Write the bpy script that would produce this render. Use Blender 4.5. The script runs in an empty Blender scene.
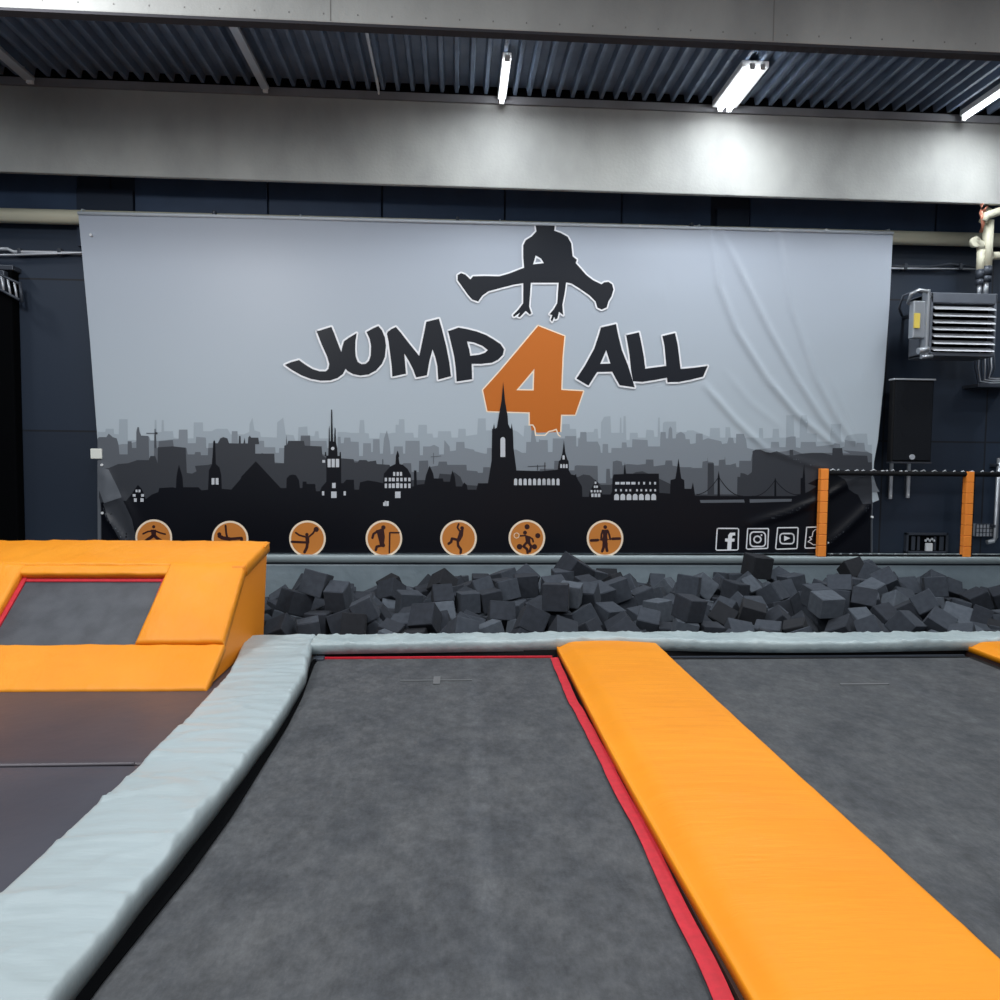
import bpy, bmesh, math, random
from mathutils import Vector, Matrix, noise
from mathutils.geometry import tessellate_polygon
random.seed(5)
sc = bpy.context.scene
COL = sc.collection
# ------------------------------------------------------------------ camera (solved from the photo's vanishing points)
F, YAW, PITCH, ROLL, HC = 738.3, .06019, .05525, .01047, 1.6
cy, sy, cp, sp = math.cos(YAW), math.sin(YAW), math.cos(PITCH), math.sin(PITCH)
fw = Vector((sy*cp, cy*cp, -sp)); rt = Vector((cy, -sy, 0)); up = rt.cross(fw)
R2 = rt*math.cos(ROLL)+up*math.sin(ROLL); U2 = -rt*math.sin(ROLL)+up*math.cos(ROLL)
cam = bpy.data.cameras.new('camera'); cam.sensor_width = 36; cam.lens = F*36/1000; cam.clip_start = .05
co = bpy.data.objects.new('camera', cam); COL.objects.link(co)
m = Matrix((R2, U2, -fw)).transposed().to_4x4(); m.translation = (0, 0, HC); co.matrix_world = m
sc.camera = co
def ray(px, py): return fw+R2*((px-500)/F)-U2*((py-500)/F)
def aty(px, py, Y):           # measured point on the plane y = Y
    d = ray(px, py); t = Y/d.y; return Vector((d.x*t, Y, HC+d.z*t))
def atz(px, py, z):
    d = ray(px, py); t = (z-HC)/d.z; return Vector((d.x*t, d.y*t, z))
# ------------------------------------------------------------------ materials
def lin(c):
    return tuple(((v/255)/12.92 if v/255 <= .04045 else ((v/255+.055)/1.055)**2.4) for v in c)+(1,)
MATS = {}
def mat(name, c, rough=.6, c2=None, scale=4, stretch=(1,1,1), bump=0, bscale=20, metal=0, spec=.5, emit=0, detail=5, lo=.35, hi=.65, bstretch=(1,1,1), bdist=.02, nrough=.5):
    m = bpy.data.materials.new(name); m.use_nodes = True; nt = m.node_tree; N = nt.nodes; L = nt.links
    b = N['Principled BSDF']; b.inputs['Roughness'].default_value = rough; b.inputs['Metallic'].default_value = metal
    b.inputs['Specular IOR Level'].default_value = spec
    b.inputs['Base Color'].default_value = lin(c)
    tc = N.new('ShaderNodeTexCoord')
    if c2:
        mp = N.new('ShaderNodeMapping'); mp.inputs['Scale'].default_value = stretch; L.new(tc.outputs['Object'], mp.inputs[0])
        n = N.new('ShaderNodeTexNoise'); n.inputs['Scale'].default_value = scale; n.inputs['Detail'].default_value = detail; n.inputs['Roughness'].default_value = nrough; L.new(mp.outputs[0], n.inputs[0])
        r = N.new('ShaderNodeValToRGB'); r.color_ramp.elements[0].color = lin(c); r.color_ramp.elements[1].color = lin(c2)
        r.color_ramp.elements[0].position = lo; r.color_ramp.elements[1].position = hi
        L.new(n.outputs[0], r.inputs[0]); L.new(r.outputs[0], b.inputs['Base Color'])
    if bump:
        mp = N.new('ShaderNodeMapping'); mp.inputs['Scale'].default_value = bstretch; L.new(tc.outputs['Object'], mp.inputs[0])
        n = N.new('ShaderNodeTexNoise'); n.inputs['Scale'].default_value = bscale; n.inputs['Detail'].default_value = 4; L.new(mp.outputs[0], n.inputs[0])
        bp = N.new('ShaderNodeBump'); bp.inputs['Strength'].default_value = bump; bp.inputs['Distance'].default_value = bdist
        L.new(n.outputs[0], bp.inputs['Height']); L.new(bp.outputs[0], b.inputs['Normal'])
    if emit:
        b.inputs['Emission Color'].default_value = lin(c); b.inputs['Emission Strength'].default_value = emit
    MATS[name] = m; return m
mat('concrete', (172,174,171), .85, (134,136,135), 1.3, (1,1,.6), .35, 30, detail=12, lo=.3, hi=.75, bdist=.01)
mat('concrete_dark', (128,129,134), .85, (112,113,118), 2)
mat('concrete_hole', (120,120,118), .9)
mat('edge_dark', (46,46,52), .8)
mat('deck', (108,124,146), .5, (88,104,126), 3, metal=.1)
mat('bracket_steel', (196,201,208), .45, metal=.5)
mat('tube_glow', (250,252,255), .5, emit=14)
mat('white_metal', (215,218,220), .4)
mat('tramp_mat', (64,67,71), .7, (88,90,92), 2.4, (1.3,1,1), .25, 120, spec=.22, detail=15, lo=.38, hi=.72, nrough=.78, bdist=.004)
mat('ramp_mat', (54,58,65), .5, (70,74,81), 6, (1,1,1), .2, 120, detail=10, bdist=.004)
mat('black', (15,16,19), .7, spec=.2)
mat('centre_grey', (96,98,100), .6)
mat('pier_navy', (34,47,66), .7)
mat('skirt_brown', (58,36,30), .7)
mat('piping', (96,92,98), .4)
mat('frame_black', (14,15,18), .55)
mat('red_webbing', (196,26,46), .6, (180,22,40), 30)
mat('orange_vinyl', (236,148,20), .5, (229,140,15), 1.2, spec=.3, bump=.16, bscale=3.2, bstretch=(.7,4.5,1), bdist=.03)
mat('orange_ramp', (238,152,36), .5, (232,143,26), 1.4, spec=.35, bump=.35, bscale=4, bstretch=(2.4,1.2,1.5), bdist=.03)
mat('orange_dull', (236,142,30), .5)
mat('grey_vinyl', (160,173,176), .38, (164,178,182), 1.5, bump=.3, bscale=3.2, bstretch=(.7,3.6,1), bdist=.035)
mat('curb_vinyl', (170,184,186), .38, (156,171,174), 3, bump=.3, bscale=7, bstretch=(1.6,1,1.5), bdist=.04)
mat('ledge_vinyl', (128,142,150), .5, (116,130,138), 2, bump=.4, bscale=6, bdist=.03)
mat('brown_vinyl', (76,69,74), .4, (68,62,68), 1.2, bump=.3, bscale=3, bdist=.02)
mat('slate_vinyl', (72,73,82), .4, (64,65,74), 1.2, bump=.3, bscale=3, bdist=.02)
mat('foam_a', (58,64,73), .95, (50,56,65), 18, bump=.2, bscale=90, bdist=.005)
mat('foam_b', (43,48,57), .95, (36,41,49), 18, bump=.2, bscale=90, bdist=.005)
mat('foam_c', (80,87,96), .95, (70,77,86), 18, bump=.2, bscale=90, bdist=.005)
mat('foam_d', (30,33,39), .95, (25,28,34), 18)
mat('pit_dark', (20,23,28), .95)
mat('cream_pipe', (205,203,182), .45)
mat('steel', (165,170,176), .35, metal=.6)
mat('dark_steel', (62,68,78), .45, metal=.3)
mat('heater_case', (96,102,112), .45, (84,90,100), 3)
mat('louvre', (196,200,206), .35, metal=.4)
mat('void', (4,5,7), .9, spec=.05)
mat('navy_lit', (56,76,104), .6, (48,66,92), 2)
mat('speaker_grille', (13,16,22), .7, (19,23,29), 60, spec=.2)
mat('speaker_edge', (44,48,56), .5)
mat('yellow_label', (214,190,84), .6)
mat('orange_post', (255,150,58), .5)
mat('cord_white', (200,205,210), .7)
mat('copper', (170,110,90), .4, metal=.4)
mat('hinge_white', (225,228,220), .6)
# banner inks
mat('banner_sky', (160,170,183), .42, spec=.3)
mat('hem_pale', (196,204,212), .5)
mat('ink_white', (232,234,238), .42)
mat('ink_cream', (246,226,200), .42)
mat('ink_black', (24,28,36), .4, spec=.22)
mat('ink_orange', (192,106,36), .45, spec=.25)
mat('ink_disc', (204,128,56), .4)
mat('ink_figure', (52,16,14), .45)
mat('ink_far', (158,169,178), .42, spec=.3)
mat('ink_mid', (130,138,146), .42, spec=.3)
mat('ink_near', (94,99,106), .42, spec=.3)
mat('ink_dark', (56,59,65), .40, spec=.3)
mat('ink_night', (9,11,19), .34, spec=.28)
mat('ink_window', (196,200,206), .42)
# dark wall with panel joints
def wall_mat():
    m = mat('wall_navy', (30,44,62), .6)
    nt = m.node_tree; N = nt.nodes; L = nt.links; b = N['Principled BSDF']
    tc = N.new('ShaderNodeTexCoord'); s = N.new('ShaderNodeSeparateXYZ'); L.new(tc.outputs['Object'], s.inputs[0])
    c = N.new('ShaderNodeCombineXYZ'); L.new(s.outputs[0], c.inputs[0]); L.new(s.outputs[2], c.inputs[1])
    br = N.new('ShaderNodeTexBrick'); br.offset = 0; L.new(c.outputs[0], br.inputs[0])
    br.inputs['Scale'].default_value = 1; br.inputs['Brick Width'].default_value = 1.45; br.inputs['Row Height'].default_value = 1.9
    br.inputs['Mortar Size'].default_value = .012
    br.inputs['Color1'].default_value = lin((30,44,62)); br.inputs['Color2'].default_value = lin((25,37,53)); br.inputs['Mortar'].default_value = lin((14,20,30))
    n = N.new('ShaderNodeTexNoise'); n.inputs['Scale'].default_value = 2; n.inputs['Detail'].default_value = 6; L.new(tc.outputs['Object'], n.inputs[0])
    mx = N.new('ShaderNodeMix'); mx.data_type = 'RGBA'; mx.blend_type = 'MULTIPLY'; mx.inputs[0].default_value = .5
    L.new(br.outputs[0], mx.inputs[6]); L.new(n.outputs[1], mx.inputs[7]); 
    L.new(br.outputs[0], b.inputs['Base Color'])
wall_mat()
def mat_wear():           # fine scuffing over the soft blotches, and a paler worn line along the lane
    m = MATS['tramp_mat']; nt = m.node_tree; N = nt.nodes; L = nt.links; b = N['Principled BSDF']
    src = b.inputs['Base Color'].links[0].from_socket
    tc = N.new('ShaderNodeTexCoord')
    def noise_(scale, stretch, det, lo, hi, a, c):
        mp = N.new('ShaderNodeMapping'); mp.inputs['Scale'].default_value = stretch; L.new(tc.outputs['Object'], mp.inputs[0])
        n = N.new('ShaderNodeTexNoise'); n.inputs['Scale'].default_value = scale; n.inputs['Detail'].default_value = det; n.inputs['Roughness'].default_value = .7; L.new(mp.outputs[0], n.inputs[0])
        r = N.new('ShaderNodeMapRange'); r.inputs[1].default_value = lo; r.inputs[2].default_value = hi; r.inputs[3].default_value = a; r.inputs[4].default_value = c; L.new(n.outputs[0], r.inputs[0]); return r.outputs[0]
    def mul(x, y, op='MULTIPLY'):
        q = N.new('ShaderNodeMath'); q.operation = op
        for i, v in enumerate((x, y)):
            if isinstance(v, (int, float)): q.inputs[i].default_value = v
            else: L.new(v, q.inputs[i])
        return q.outputs[0]
    f = mul(noise_(14, (1, .8, 1), 12, .3, .7, .72, 1.28), noise_(55, (1, .35, 1), 6, .3, .7, .86, 1.14))
    s = N.new('ShaderNodeSeparateXYZ'); L.new(tc.outputs['Object'], s.inputs[0])
    d = mul(mul(s.outputs[0], -.27, 'ADD'), 0, 'ADD'); d = mul(d, d); g = N.new('ShaderNodeMapRange'); g.inputs[1].default_value = 0; g.inputs[2].default_value = .004; g.inputs[3].default_value = .16; g.inputs[4].default_value = 0; L.new(d, g.inputs[0])
    f = mul(f, mul(g.outputs[0], 1.0, 'ADD'))
    mx = N.new('ShaderNodeVectorMath'); mx.operation = 'SCALE'; L.new(src, mx.inputs[0]); L.new(f, mx.inputs['Scale']); L.new(mx.outputs[0], b.inputs['Base Color'])
mat_wear()
def sky_grad():           # the print fades from mid grey at the top to a paler grey over the city
    nt = MATS['banner_sky'].node_tree; N = nt.nodes; L = nt.links; b = N['Principled BSDF']
    tc = N.new('ShaderNodeTexCoord'); s = N.new('ShaderNodeSeparateXYZ'); L.new(tc.outputs['Object'], s.inputs[0])
    mr = N.new('ShaderNodeMapRange'); mr.inputs[1].default_value = 1.2; mr.inputs[2].default_value = 4.2; L.new(s.outputs[2], mr.inputs[0])
    r = N.new('ShaderNodeValToRGB'); r.color_ramp.elements[0].color = lin((178,190,198)); r.color_ramp.elements[1].color = lin((160,168,181)); L.new(mr.outputs[0], r.inputs[0]); L.new(r.outputs[0], b.inputs['Base Color'])
sky_grad()
# ------------------------------------------------------------------ mesh helpers
def link(name, bm, ms, parent=None, smooth=False, loc=None):
    me = bpy.data.meshes.new(name); bm.to_mesh(me); bm.free()
    if isinstance(ms, str): ms = [ms]
    for k in ms: me.materials.append(MATS[k])
    if smooth:
        for p in me.polygons: p.use_smooth = True
    o = bpy.data.objects.new(name, me); COL.objects.link(o)
    if parent: o.parent = parent
    return o
def tag(o, label=None, cat=None, group=None, kind=None):
    if label: o['label'] = label
    if cat: o['category'] = cat
    if group: o['group'] = group
    if kind: o['kind'] = kind
    return o
def thing(name, label, cat, loc, group=None):
    o = bpy.data.objects.new(name, None); COL.objects.link(o); o.location = loc; o.empty_display_size = .1
    return tag(o, label, cat, group)
def part(name, bm, ms, par, smooth=False, label=None):       # geometry written in world coordinates, stored relative to its thing
    root = par
    while root.parent: root = root.parent
    base = Vector(root.location)
    bmesh.ops.translate(bm, verts=bm.verts, vec=-base)
    o = link(name, bm, ms, par, smooth)
    if label: o['label'] = label
    return o
def add_box(bm, a, b, bev=0, mi=0, seg=2):
    vs = [bm.verts.new((x, y, z)) for x in (a[0], b[0]) for y in (a[1], b[1]) for z in (a[2], b[2])]
    fs = [bm.faces.new([vs[i] for i in q]) for q in ((0,1,3,2),(4,6,7,5),(0,4,5,1),(2,3,7,6),(0,2,6,4),(1,5,7,3))]
    bmesh.ops.recalc_face_normals(bm, faces=fs)
    for f in fs: f.material_index = mi
    if bev:
        es = list({e for f in fs for e in f.edges})
        r = bmesh.ops.bevel(bm, geom=es, offset=bev, segments=seg, affect='EDGES', profile=.5)
        for f in r['faces']: f.material_index = mi
    return vs
def box(a, b, bev=0): bm = bmesh.new(); add_box(bm, a, b, bev); return bm
def add_tube(bm, pts, r, n=12, mi=0):
    pts = [Vector(p) for p in pts]; rings = []
    for i, p in enumerate(pts):
        t = (pts[min(i+1, len(pts)-1)]-pts[max(i-1, 0)]).normalized()
        a = t.cross(Vector((0, 0, 1)))
        if a.length < .05: a = t.cross(Vector((0, 1, 0)))
        a.normalize(); b = t.cross(a)
        rr = r[i] if isinstance(r, (list, tuple)) else r
        rings.append([bm.verts.new(p+(a*math.cos(2*math.pi*k/n)+b*math.sin(2*math.pi*k/n))*rr) for k in range(n)])
    for A, B in zip(rings, rings[1:]):
        for k in range(n):
            f = bm.faces.new((A[k], A[(k+1) % n], B[(k+1) % n], B[k])); f.smooth = True; f.material_index = mi
    for q in (rings[0], rings[-1]):
        f = bm.faces.new(q); f.material_index = mi
    bmesh.ops.recalc_face_normals(bm, faces=bm.faces)
def tube(pts, r, n=12): bm = bmesh.new(); add_tube(bm, pts, r, n); return bm
def add_prism(bm, poly, axis_vec, mi=0):
    a = [bm.verts.new(p) for p in poly]; b = [bm.verts.new(Vector(p)+Vector(axis_vec)) for p in poly]; n = len(a)
    fs = [bm.faces.new(a), bm.faces.new(b[::-1])]+[bm.faces.new((a[i], b[i], b[(i+1) % n], a[(i+1) % n])) for i in range(n)]
    for f in fs: f.material_index = mi
    bmesh.ops.recalc_face_normals(bm, faces=fs)
def padded(fx, W, L, z0, z1, r=.035, puff=.01, wr=None, nl=60, nw=14, endr=None):
    """a soft stuffed pad: fx(u,v) -> (x,y) with u,v in 0..1; rounded rim of radius r; wr(x,y) = wrinkle height"""
    def marks(S, n, rr):
        e = [0, .1*rr, .3*rr, .6*rr, rr]
        mid = [rr+(S-2*rr)*i/n for i in range(1, n)]
        return [q/S for q in e+mid+[S-q for q in reversed(e)]]
    us, vs = marks(W, nw, r), marks(L, nl, endr or r)
    bm = bmesh.new(); g = []
    def drop(e, rr):
        e = min(e/rr, 1); return (1-math.sqrt(max(0, 1-(1-e)**2)))
    for v in vs:
        row = []
        for u in us:
            x, y = fx(u, v)[:2]
            d = max(drop(min(u, 1-u)*W, r), drop(min(v, 1-v)*L, endr or r))
            z = z1-d*r+puff*math.sin(math.pi*u)
            if wr: z += wr(x, y)*min(1, min(u, 1-u)*W/r+.3)
            row.append(bm.verts.new((x, y, z)))
        g.append(row)
    for A, B in zip(g, g[1:]):
        for i in range(len(us)-1): bm.faces.new((A[i], A[i+1], B[i+1], B[i]))
    rim = g[0]+[q[-1] for q in g[1:-1]]+g[-1][::-1]+[q[0] for q in reversed(g[1:-1])]
    low = [bm.verts.new((p.co.x, p.co.y, z0)) for p in rim]
    n = len(rim)
    for i in range(n): bm.faces.new((rim[i], low[i], low[(i+1) % n], rim[(i+1) % n]))
    bm.faces.new(low)
    bmesh.ops.recalc_face_normals(bm, faces=bm.faces)
    return bm
def struct(name, bm, ms, smooth=False, label=None, cat=None):
    o = link(name, bm, ms, None, smooth); o['kind'] = 'structure'
    if label: o['label'] = label
    if cat: o['category'] = cat
    return o

def solo(name, bm, ms, label, cat, group=None, smooth=False):     # a thing that is one mesh, origin at its base
    lo = Vector([min(v.co[i] for v in bm.verts) for i in range(3)]); hi = Vector([max(v.co[i] for v in bm.verts) for i in range(3)])
    base = Vector(((lo.x+hi.x)/2, (lo.y+hi.y)/2, lo.z)); bmesh.ops.translate(bm, verts=bm.verts, vec=-base)
    o = link(name, bm, ms, None, smooth); o.location = base
    return tag(o, label, cat, group)
# ================================================================== THE SETTING
XL, XR, YB = -9.5, 13.0, 9.75
FZ = -.62
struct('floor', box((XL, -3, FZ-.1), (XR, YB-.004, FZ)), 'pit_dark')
struct('wall_back', box((XL, YB-.004, FZ), (XR, YB+.2, 6.3)), 'wall_navy', label='dark navy panelled hall wall behind the banner')
struct('wall_left', box((XL-.2, -3, FZ), (XL, YB-.004, 6.3)), 'wall_navy')
struct('wall_right', box((XR, -3, FZ), (XR+.2, YB-.004, 6.3)), 'wall_navy')
# projecting wall piers behind the banner, as the joints above it show
bm = bmesh.new()
for px0, px1 in ((78, 134),): 
    add_box(bm, (aty(px0, 200, 9.7).x, 9.66, 4.2), (aty(px1, 200, 9.7).x, 9.75, 4.9))
add_box(bm, (aty(716, 220, 9.7).x, 9.66, 4.2), (aty(748, 220, 9.7).x, 9.75, 4.9))
struct('trim_1', bm, 'pier_navy')
bm = bmesh.new()      # jointed boards above the banner, scattered light painted in as paler navy
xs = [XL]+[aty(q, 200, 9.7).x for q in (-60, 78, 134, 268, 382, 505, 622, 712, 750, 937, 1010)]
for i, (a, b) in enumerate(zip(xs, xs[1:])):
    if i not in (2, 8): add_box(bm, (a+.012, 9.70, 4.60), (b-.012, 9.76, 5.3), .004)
struct('trim_7', bm, 'navy_lit', label='navy boards of the wall strip above the banner, scattered light painted in as a paler tone')
# corrugated roof deck, ribs running away from the camera
bm = bmesh.new(); P = .172; x = XL; prof = []
while x < XR:
    prof += [(x, 5.9), (x+.038, 5.9), (x+.056, 5.985), (x+P-.018, 5.985)]; x += P
a = [bm.verts.new((q[0], -3, q[1])) for q in prof]; b = [bm.verts.new((q[0], YB-.004, q[1])) for q in prof]
for i in range(len(a)-1): bm.faces.new((a[i], b[i], b[i+1], a[i+1]))
struct('ceiling', bm, 'deck', label='corrugated dark steel roof deck')
# concrete beams
def beam(name, y0, y1, zb, zt, label):
    bm = bmesh.new(); add_box(bm, (XL, y0, zb), (XR, y1, zt), .012)
    return struct(name, bm, 'concrete', label=label, cat='beam')
beam('concrete_beam', 5.92, 6.0, 4.93, 6.1, 'near concrete roof beam across the top of the view')
bm = bmesh.new(); add_box(bm, (XL, 5.925, 4.912), (XR, 6.012, 4.935)); struct('trim_2', bm, 'edge_dark')
beam('concrete_beam', 9.0, 9.06, 4.835, 5.99, 'far concrete roof beam lit from above, over the banner')
bm = bmesh.new(); add_box(bm, (XL, 8.965, 5.80), (XR, 9.0, 5.885)); struct('trim_3', bm, 'concrete_dark')
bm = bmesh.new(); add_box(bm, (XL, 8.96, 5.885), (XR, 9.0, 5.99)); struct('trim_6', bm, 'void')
# little fixing holes and formwork joints on the near beam
bm = bmesh.new()
for i in range(46):
    x = -5.2+i*.26
    add_box(bm, (x, 5.917, 4.985), (x+.009, 5.921, 4.996))
for px in (330, 773):
    x = aty(px, 25, 5.92).x; add_box(bm, (x, 5.918, 4.94), (x+.008, 5.921, 6.0))
struct('trim_4', bm, 'concrete_hole')
# black platform carcass under the pads
bm = bmesh.new()
for a, b in (((-1.60, -2.5, FZ), (-1.12, 6.2, .0)), ((.86, -2.5, FZ), (1.70, 6.2, .0)), ((4.44, -2.5, FZ), (5.3, 6.2, .0)), ((-4.6, 6.02, FZ), (9.4, 6.28, .02)), ((7.9,-2.5,FZ),(8.3,6.2,0))):
    add_box(bm, a, b)
struct('trim_5', bm, 'frame_black')
# foam pit: sunken floor (lumpy base under the cubes) and padded rear ledge
def fl(x, y):
    h = -.36+.03*(y-6.3)-.10*max(0, min(1, (.6-x)/1.2))*max(0, min(1, (y-7.6)/1))+.09*math.sin(2.9*x+1.3*y)*math.cos(2.3*y-1.1*x)+.05*math.sin(7*x+2)*math.sin(6*y)
    h += .20*math.exp(-((x-1.2)/1.3)**2-((y-8.0)/.8)**2)+.10*math.exp(-((x-4.)/1.5)**2-((y-7.9)/.9)**2)+.1*math.exp(-((x-2.9)/.5)**2-((y-8.6)/.5)**2)
    return h-.012
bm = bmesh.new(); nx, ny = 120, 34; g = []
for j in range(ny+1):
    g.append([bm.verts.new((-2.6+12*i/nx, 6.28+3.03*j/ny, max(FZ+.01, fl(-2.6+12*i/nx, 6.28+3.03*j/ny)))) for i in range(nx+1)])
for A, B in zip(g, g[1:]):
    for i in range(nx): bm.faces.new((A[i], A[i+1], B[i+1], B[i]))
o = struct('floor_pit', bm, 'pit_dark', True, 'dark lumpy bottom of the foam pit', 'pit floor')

led = thing('pit_ledge', 'long grey padded ledge along the back of the foam pit, below the banner', 'ledge', (2.4, 9.3, FZ))
def wrk(x, y): return .004*noise.noise((x*3, y*9, .3))
part('top_roll', padded(lambda u, v: (-5.5+15*v, 9.30+.42*u), .42, 15, .285, .372, .012, .0, wrk, 120, 6), 'grey_vinyl', led, True)
part('front_pad', box((-5.5, 9.32, FZ), (9.5, 9.7, .262), .02), 'ledge_vinyl', led)
part('seam_strip', box((-5.5, 9.325, .262), (9.5, 9.5, .286)), 'dark_steel', led)

# ================================================================== LIGHT FITTINGS
def fitting(x0, y0, y1, n, label, zc=5.80):
    t = thing('tube_light', label, 'light', (x0, (y0+y1)/2, 5.9), 'fluorescent tube lights under the roof deck')
    w = .05 if n == 1 else .15
    part('housing', box((x0-w, y0+.06, zc+.03), (x0+w, y1, zc+.1), .008), 'white_metal', t)
    for k in range(n):
        xx = x0 if n == 1 else x0-.055+.11*k
        part('tube', tube([(xx, y0+.02, zc+.005), (xx, y1-.02, zc+.005)], .022 if n == 1 else .026, 10), 'tube_glow', t)
        for ye in (y0+.01, y1-.01): part('end_cap', box((xx-.028, ye-.012, zc-.025), (xx+.028, ye+.012, zc+.04), .004), 'white_metal', t)
    return t
fitting(.51, 7.98, 8.94, 1, 'single glowing tube light above the jumper emblem')
fitting(3.18, 7.93, 8.92, 2, 'glowing twin tube light right of the single tube')
fitting(6.15, 7.2, 8.90, 1, 'tube light at the right edge of the roof deck')
def rail(x, y0, y1, w, label):
    t = thing('cable_rail', label, 'rail', (x, (y0+y1)/2, 5.9), 'unlit metal rails under the roof deck')
    part('channel', box((x-w, y0, 5.80), (x+w, y1, 5.84), .006), 'bracket_steel', t)
    n = 4
    for i in range(n):
        y = y0+.1+(y1-y0-.2)*i/(n-1); part('hanger', tube([(x, y, 5.83), (x, y, 5.9)], .008, 8), 'bracket_steel', t)
    part('end_clip', box((x-w*.6, y1-.01, 5.77), (x+w*.6, y1+.03, 5.82), .004), 'white_metal', t)
rail(-2.21, 6.3, 8.85, .045, 'wide unlit metal rail under the roof deck, second from the left')
rail(-.915, 6.3, 8.78, .014, 'thin bright unlit rail under the roof deck, left of the single tube')
rail(-4.82, 6.3, 8.86, .06, 'unlit metal rail under the roof deck at the left edge')

# ================================================================== PIPES, HEATER, SPEAKER ON THE BACK WALL
PY = 9.57
t = thing('water_pipe', 'thick cream pipe running along the wall behind the top of the banner', 'pipe', (0, PY, 4.5))
pz = lambda x: 4.515+(x+5.58)*(4.565-4.515)/11.3
part('pipe_run', tube([(x, PY, pz(x)) for x in (-7.5, -4, 0, 4, 7.6)], .088, 20), 'cream_pipe', t)
for x in (-6.6, -3, 0, 3, 7.5): part('pipe_clip', box((x-.02, PY-.1, pz(x)-.11), (x+.02, YB-.004, pz(x)+.1), .01), 'dark_steel', t)
t = thing('conduit', 'thin pale conduit on the wall left of the banner', 'conduit', (-5, 9.68, 4.16))
part('conduit_run', tube([aty(-90, 250, 9.68), aty(8, 249, 9.68), aty(14, 252, 9.68), aty(130, 254, 9.68)], .022, 10), 'bracket_steel', t)
part('conduit_run', tube([aty(-90, 255, 9.66), aty(8, 255, 9.66), aty(130, 251, 9.66)], .014, 8), 'bracket_steel', t)
for px in (20, 60): a = aty(px, 252, 9.68); part('clip', box(a-Vector((.02, .03, .04)), a+Vector((.02, .07, .04)), .005), 'dark_steel', t)
t = thing('conduit', 'thin grey conduit on the wall right of the banner', 'conduit', (6.2, 9.68, 4.1))
part('conduit_run', tube([aty(860, 266, 9.68), aty(930, 267, 9.68), aty(950, 264, 9.68), aty(978, 268, 9.68)], .018, 10), 'dark_steel', t)
part('conduit_run', tube([aty(860, 268, 9.68), aty(978, 269, 9.68)], .012, 8), 'bracket_steel', t)
for px in (905, 960): a = aty(px, 267, 9.68); part('clip', box(a-Vector((.02, .03, .04)), a+Vector((.02, .07, .04)), .005), 'dark_steel', t)
# lattice bracket at the left edge
t = thing('lattice_bracket', 'small grey lattice bracket on the wall at the left edge', 'bracket', tuple(aty(10, 285, 9.5)))
for (x0, y0, x1, y1) in ((-14, 268, 20, 284), (-14, 282, 20, 300), (20, 282, 22, 302)):
    part('rail', tube([aty(x0, y0, 9.5), aty(x1, y1, 9.5)], .018, 8), 'dark_steel', t)
for k in range(5):
    x0 = -12+k*6.5; part('rung', tube([aty(x0, 269+k*3, 9.5), aty(x0+3, 286+k*3, 9.5)], .013, 8), 'bracket_steel', t)
a = aty(0, 280, 9.5); part('wall_foot', box((a.x-.05, 9.5, a.z-.12), (a.x+.05, YB-.004, a.z+.12), .01), 'dark_steel', t)
t = thing('wall_duct', 'dark vertical duct on the wall at the left edge', 'duct', (-5.5, 9.6, FZ))
a = aty(-4, 300, 9.6); b = aty(13, 300, 9.6)
part('duct_box', box((a.x-.3, 9.58, FZ), (b.x, YB-.004, 3.9), .02), 'void', t)
part('duct_flange', box((a.x-.3, 9.56, 3.86), (b.x+.03, YB-.004, 3.92), .008), 'dark_steel', t)

# unit heater
HY = 9.0
A = aty(931, 292, HY); B = aty(995, 357, HY)
t = thing('unit_heater', 'grey louvred unit heater hung beside the right end of the banner', 'heater', ((A.x+B.x)/2, HY+.2, B.z))
bm = bmesh.new()
x0, x1, z0, z1 = A.x, B.x, B.z, A.z
add_box(bm, (x0, HY, z1-.13), (x1, HY+.42, z1), .012); add_box(bm, (x0, HY, z0), (x1, HY+.42, z0+.05), .012)
add_box(bm, (x0, HY, z0), (x0+.04, HY+.42, z1), .01); add_box(bm, (x1-.03, HY, z0), (x1, HY+.42, z1), .01)
part('casing', bm, 'heater_case', t)
part('core', box((x0+.02, HY+.12, z0+.02), (x1-.02, HY+.40, z1-.02)), 'void', t)
n = 7; h = (z1-.15-z0-.04)/n
for i in range(n):
    zc = z0+.05+h*(i+.5); bm = bmesh.new()
    add_prism(bm, [(x0+.045, HY-.035, zc-.034), (x0+.045, HY-.03, zc-.022), (x0+.045, HY+.05, zc+.026), (x0+.045, HY+.06, zc+.014)], (x1-x0-.08, 0, 0))
    part('louvre', bm, 'louvre', t)
a = aty(915, 300, HY); b = aty(928, 338, HY)
mod = part('control_box', box((a.x, HY+.02, b.z), (b.x, HY+.12, a.z), .015), 'steel', t)
a = aty(915, 313, HY); b = aty(920, 328, HY)
part('yellow_sticker', box((a.x, HY+.005, b.z), (b.x, HY+.022, a.z)), 'yellow_label', mod, label='small yellow sticker')
part('side_bar', box((x0-.05, HY-.02, z0-.03), (x0-.015, HY+.1, z1+.03), .008), 'steel', t)
a = aty(918, 351, HY); part('valve', tube([a, a+Vector((.13, 0, .02))], .04, 12), 'steel', t)
a = aty(926, 357, HY); part('valve', tube([a-Vector((.06, 0, 0)), a+Vector((.08, 0, .01))], .025, 10), 'steel', t)
part('hose', tube([aty(931, 297, HY), aty(927, 291, HY), aty(919, 290, HY), aty(911, 294, HY), aty(908, 303, HY+.1), aty(914, 306, HY+.15)], .022, 10), 'steel', t)
part('hose', tube([aty(930, 294, HY+.1), aty(915, 291, HY+.1), aty(903, 296, HY+.1), aty(899, 308, HY+.2), aty(902, 316, HY+.3)], .016, 10), 'dark_steel', t)
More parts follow.
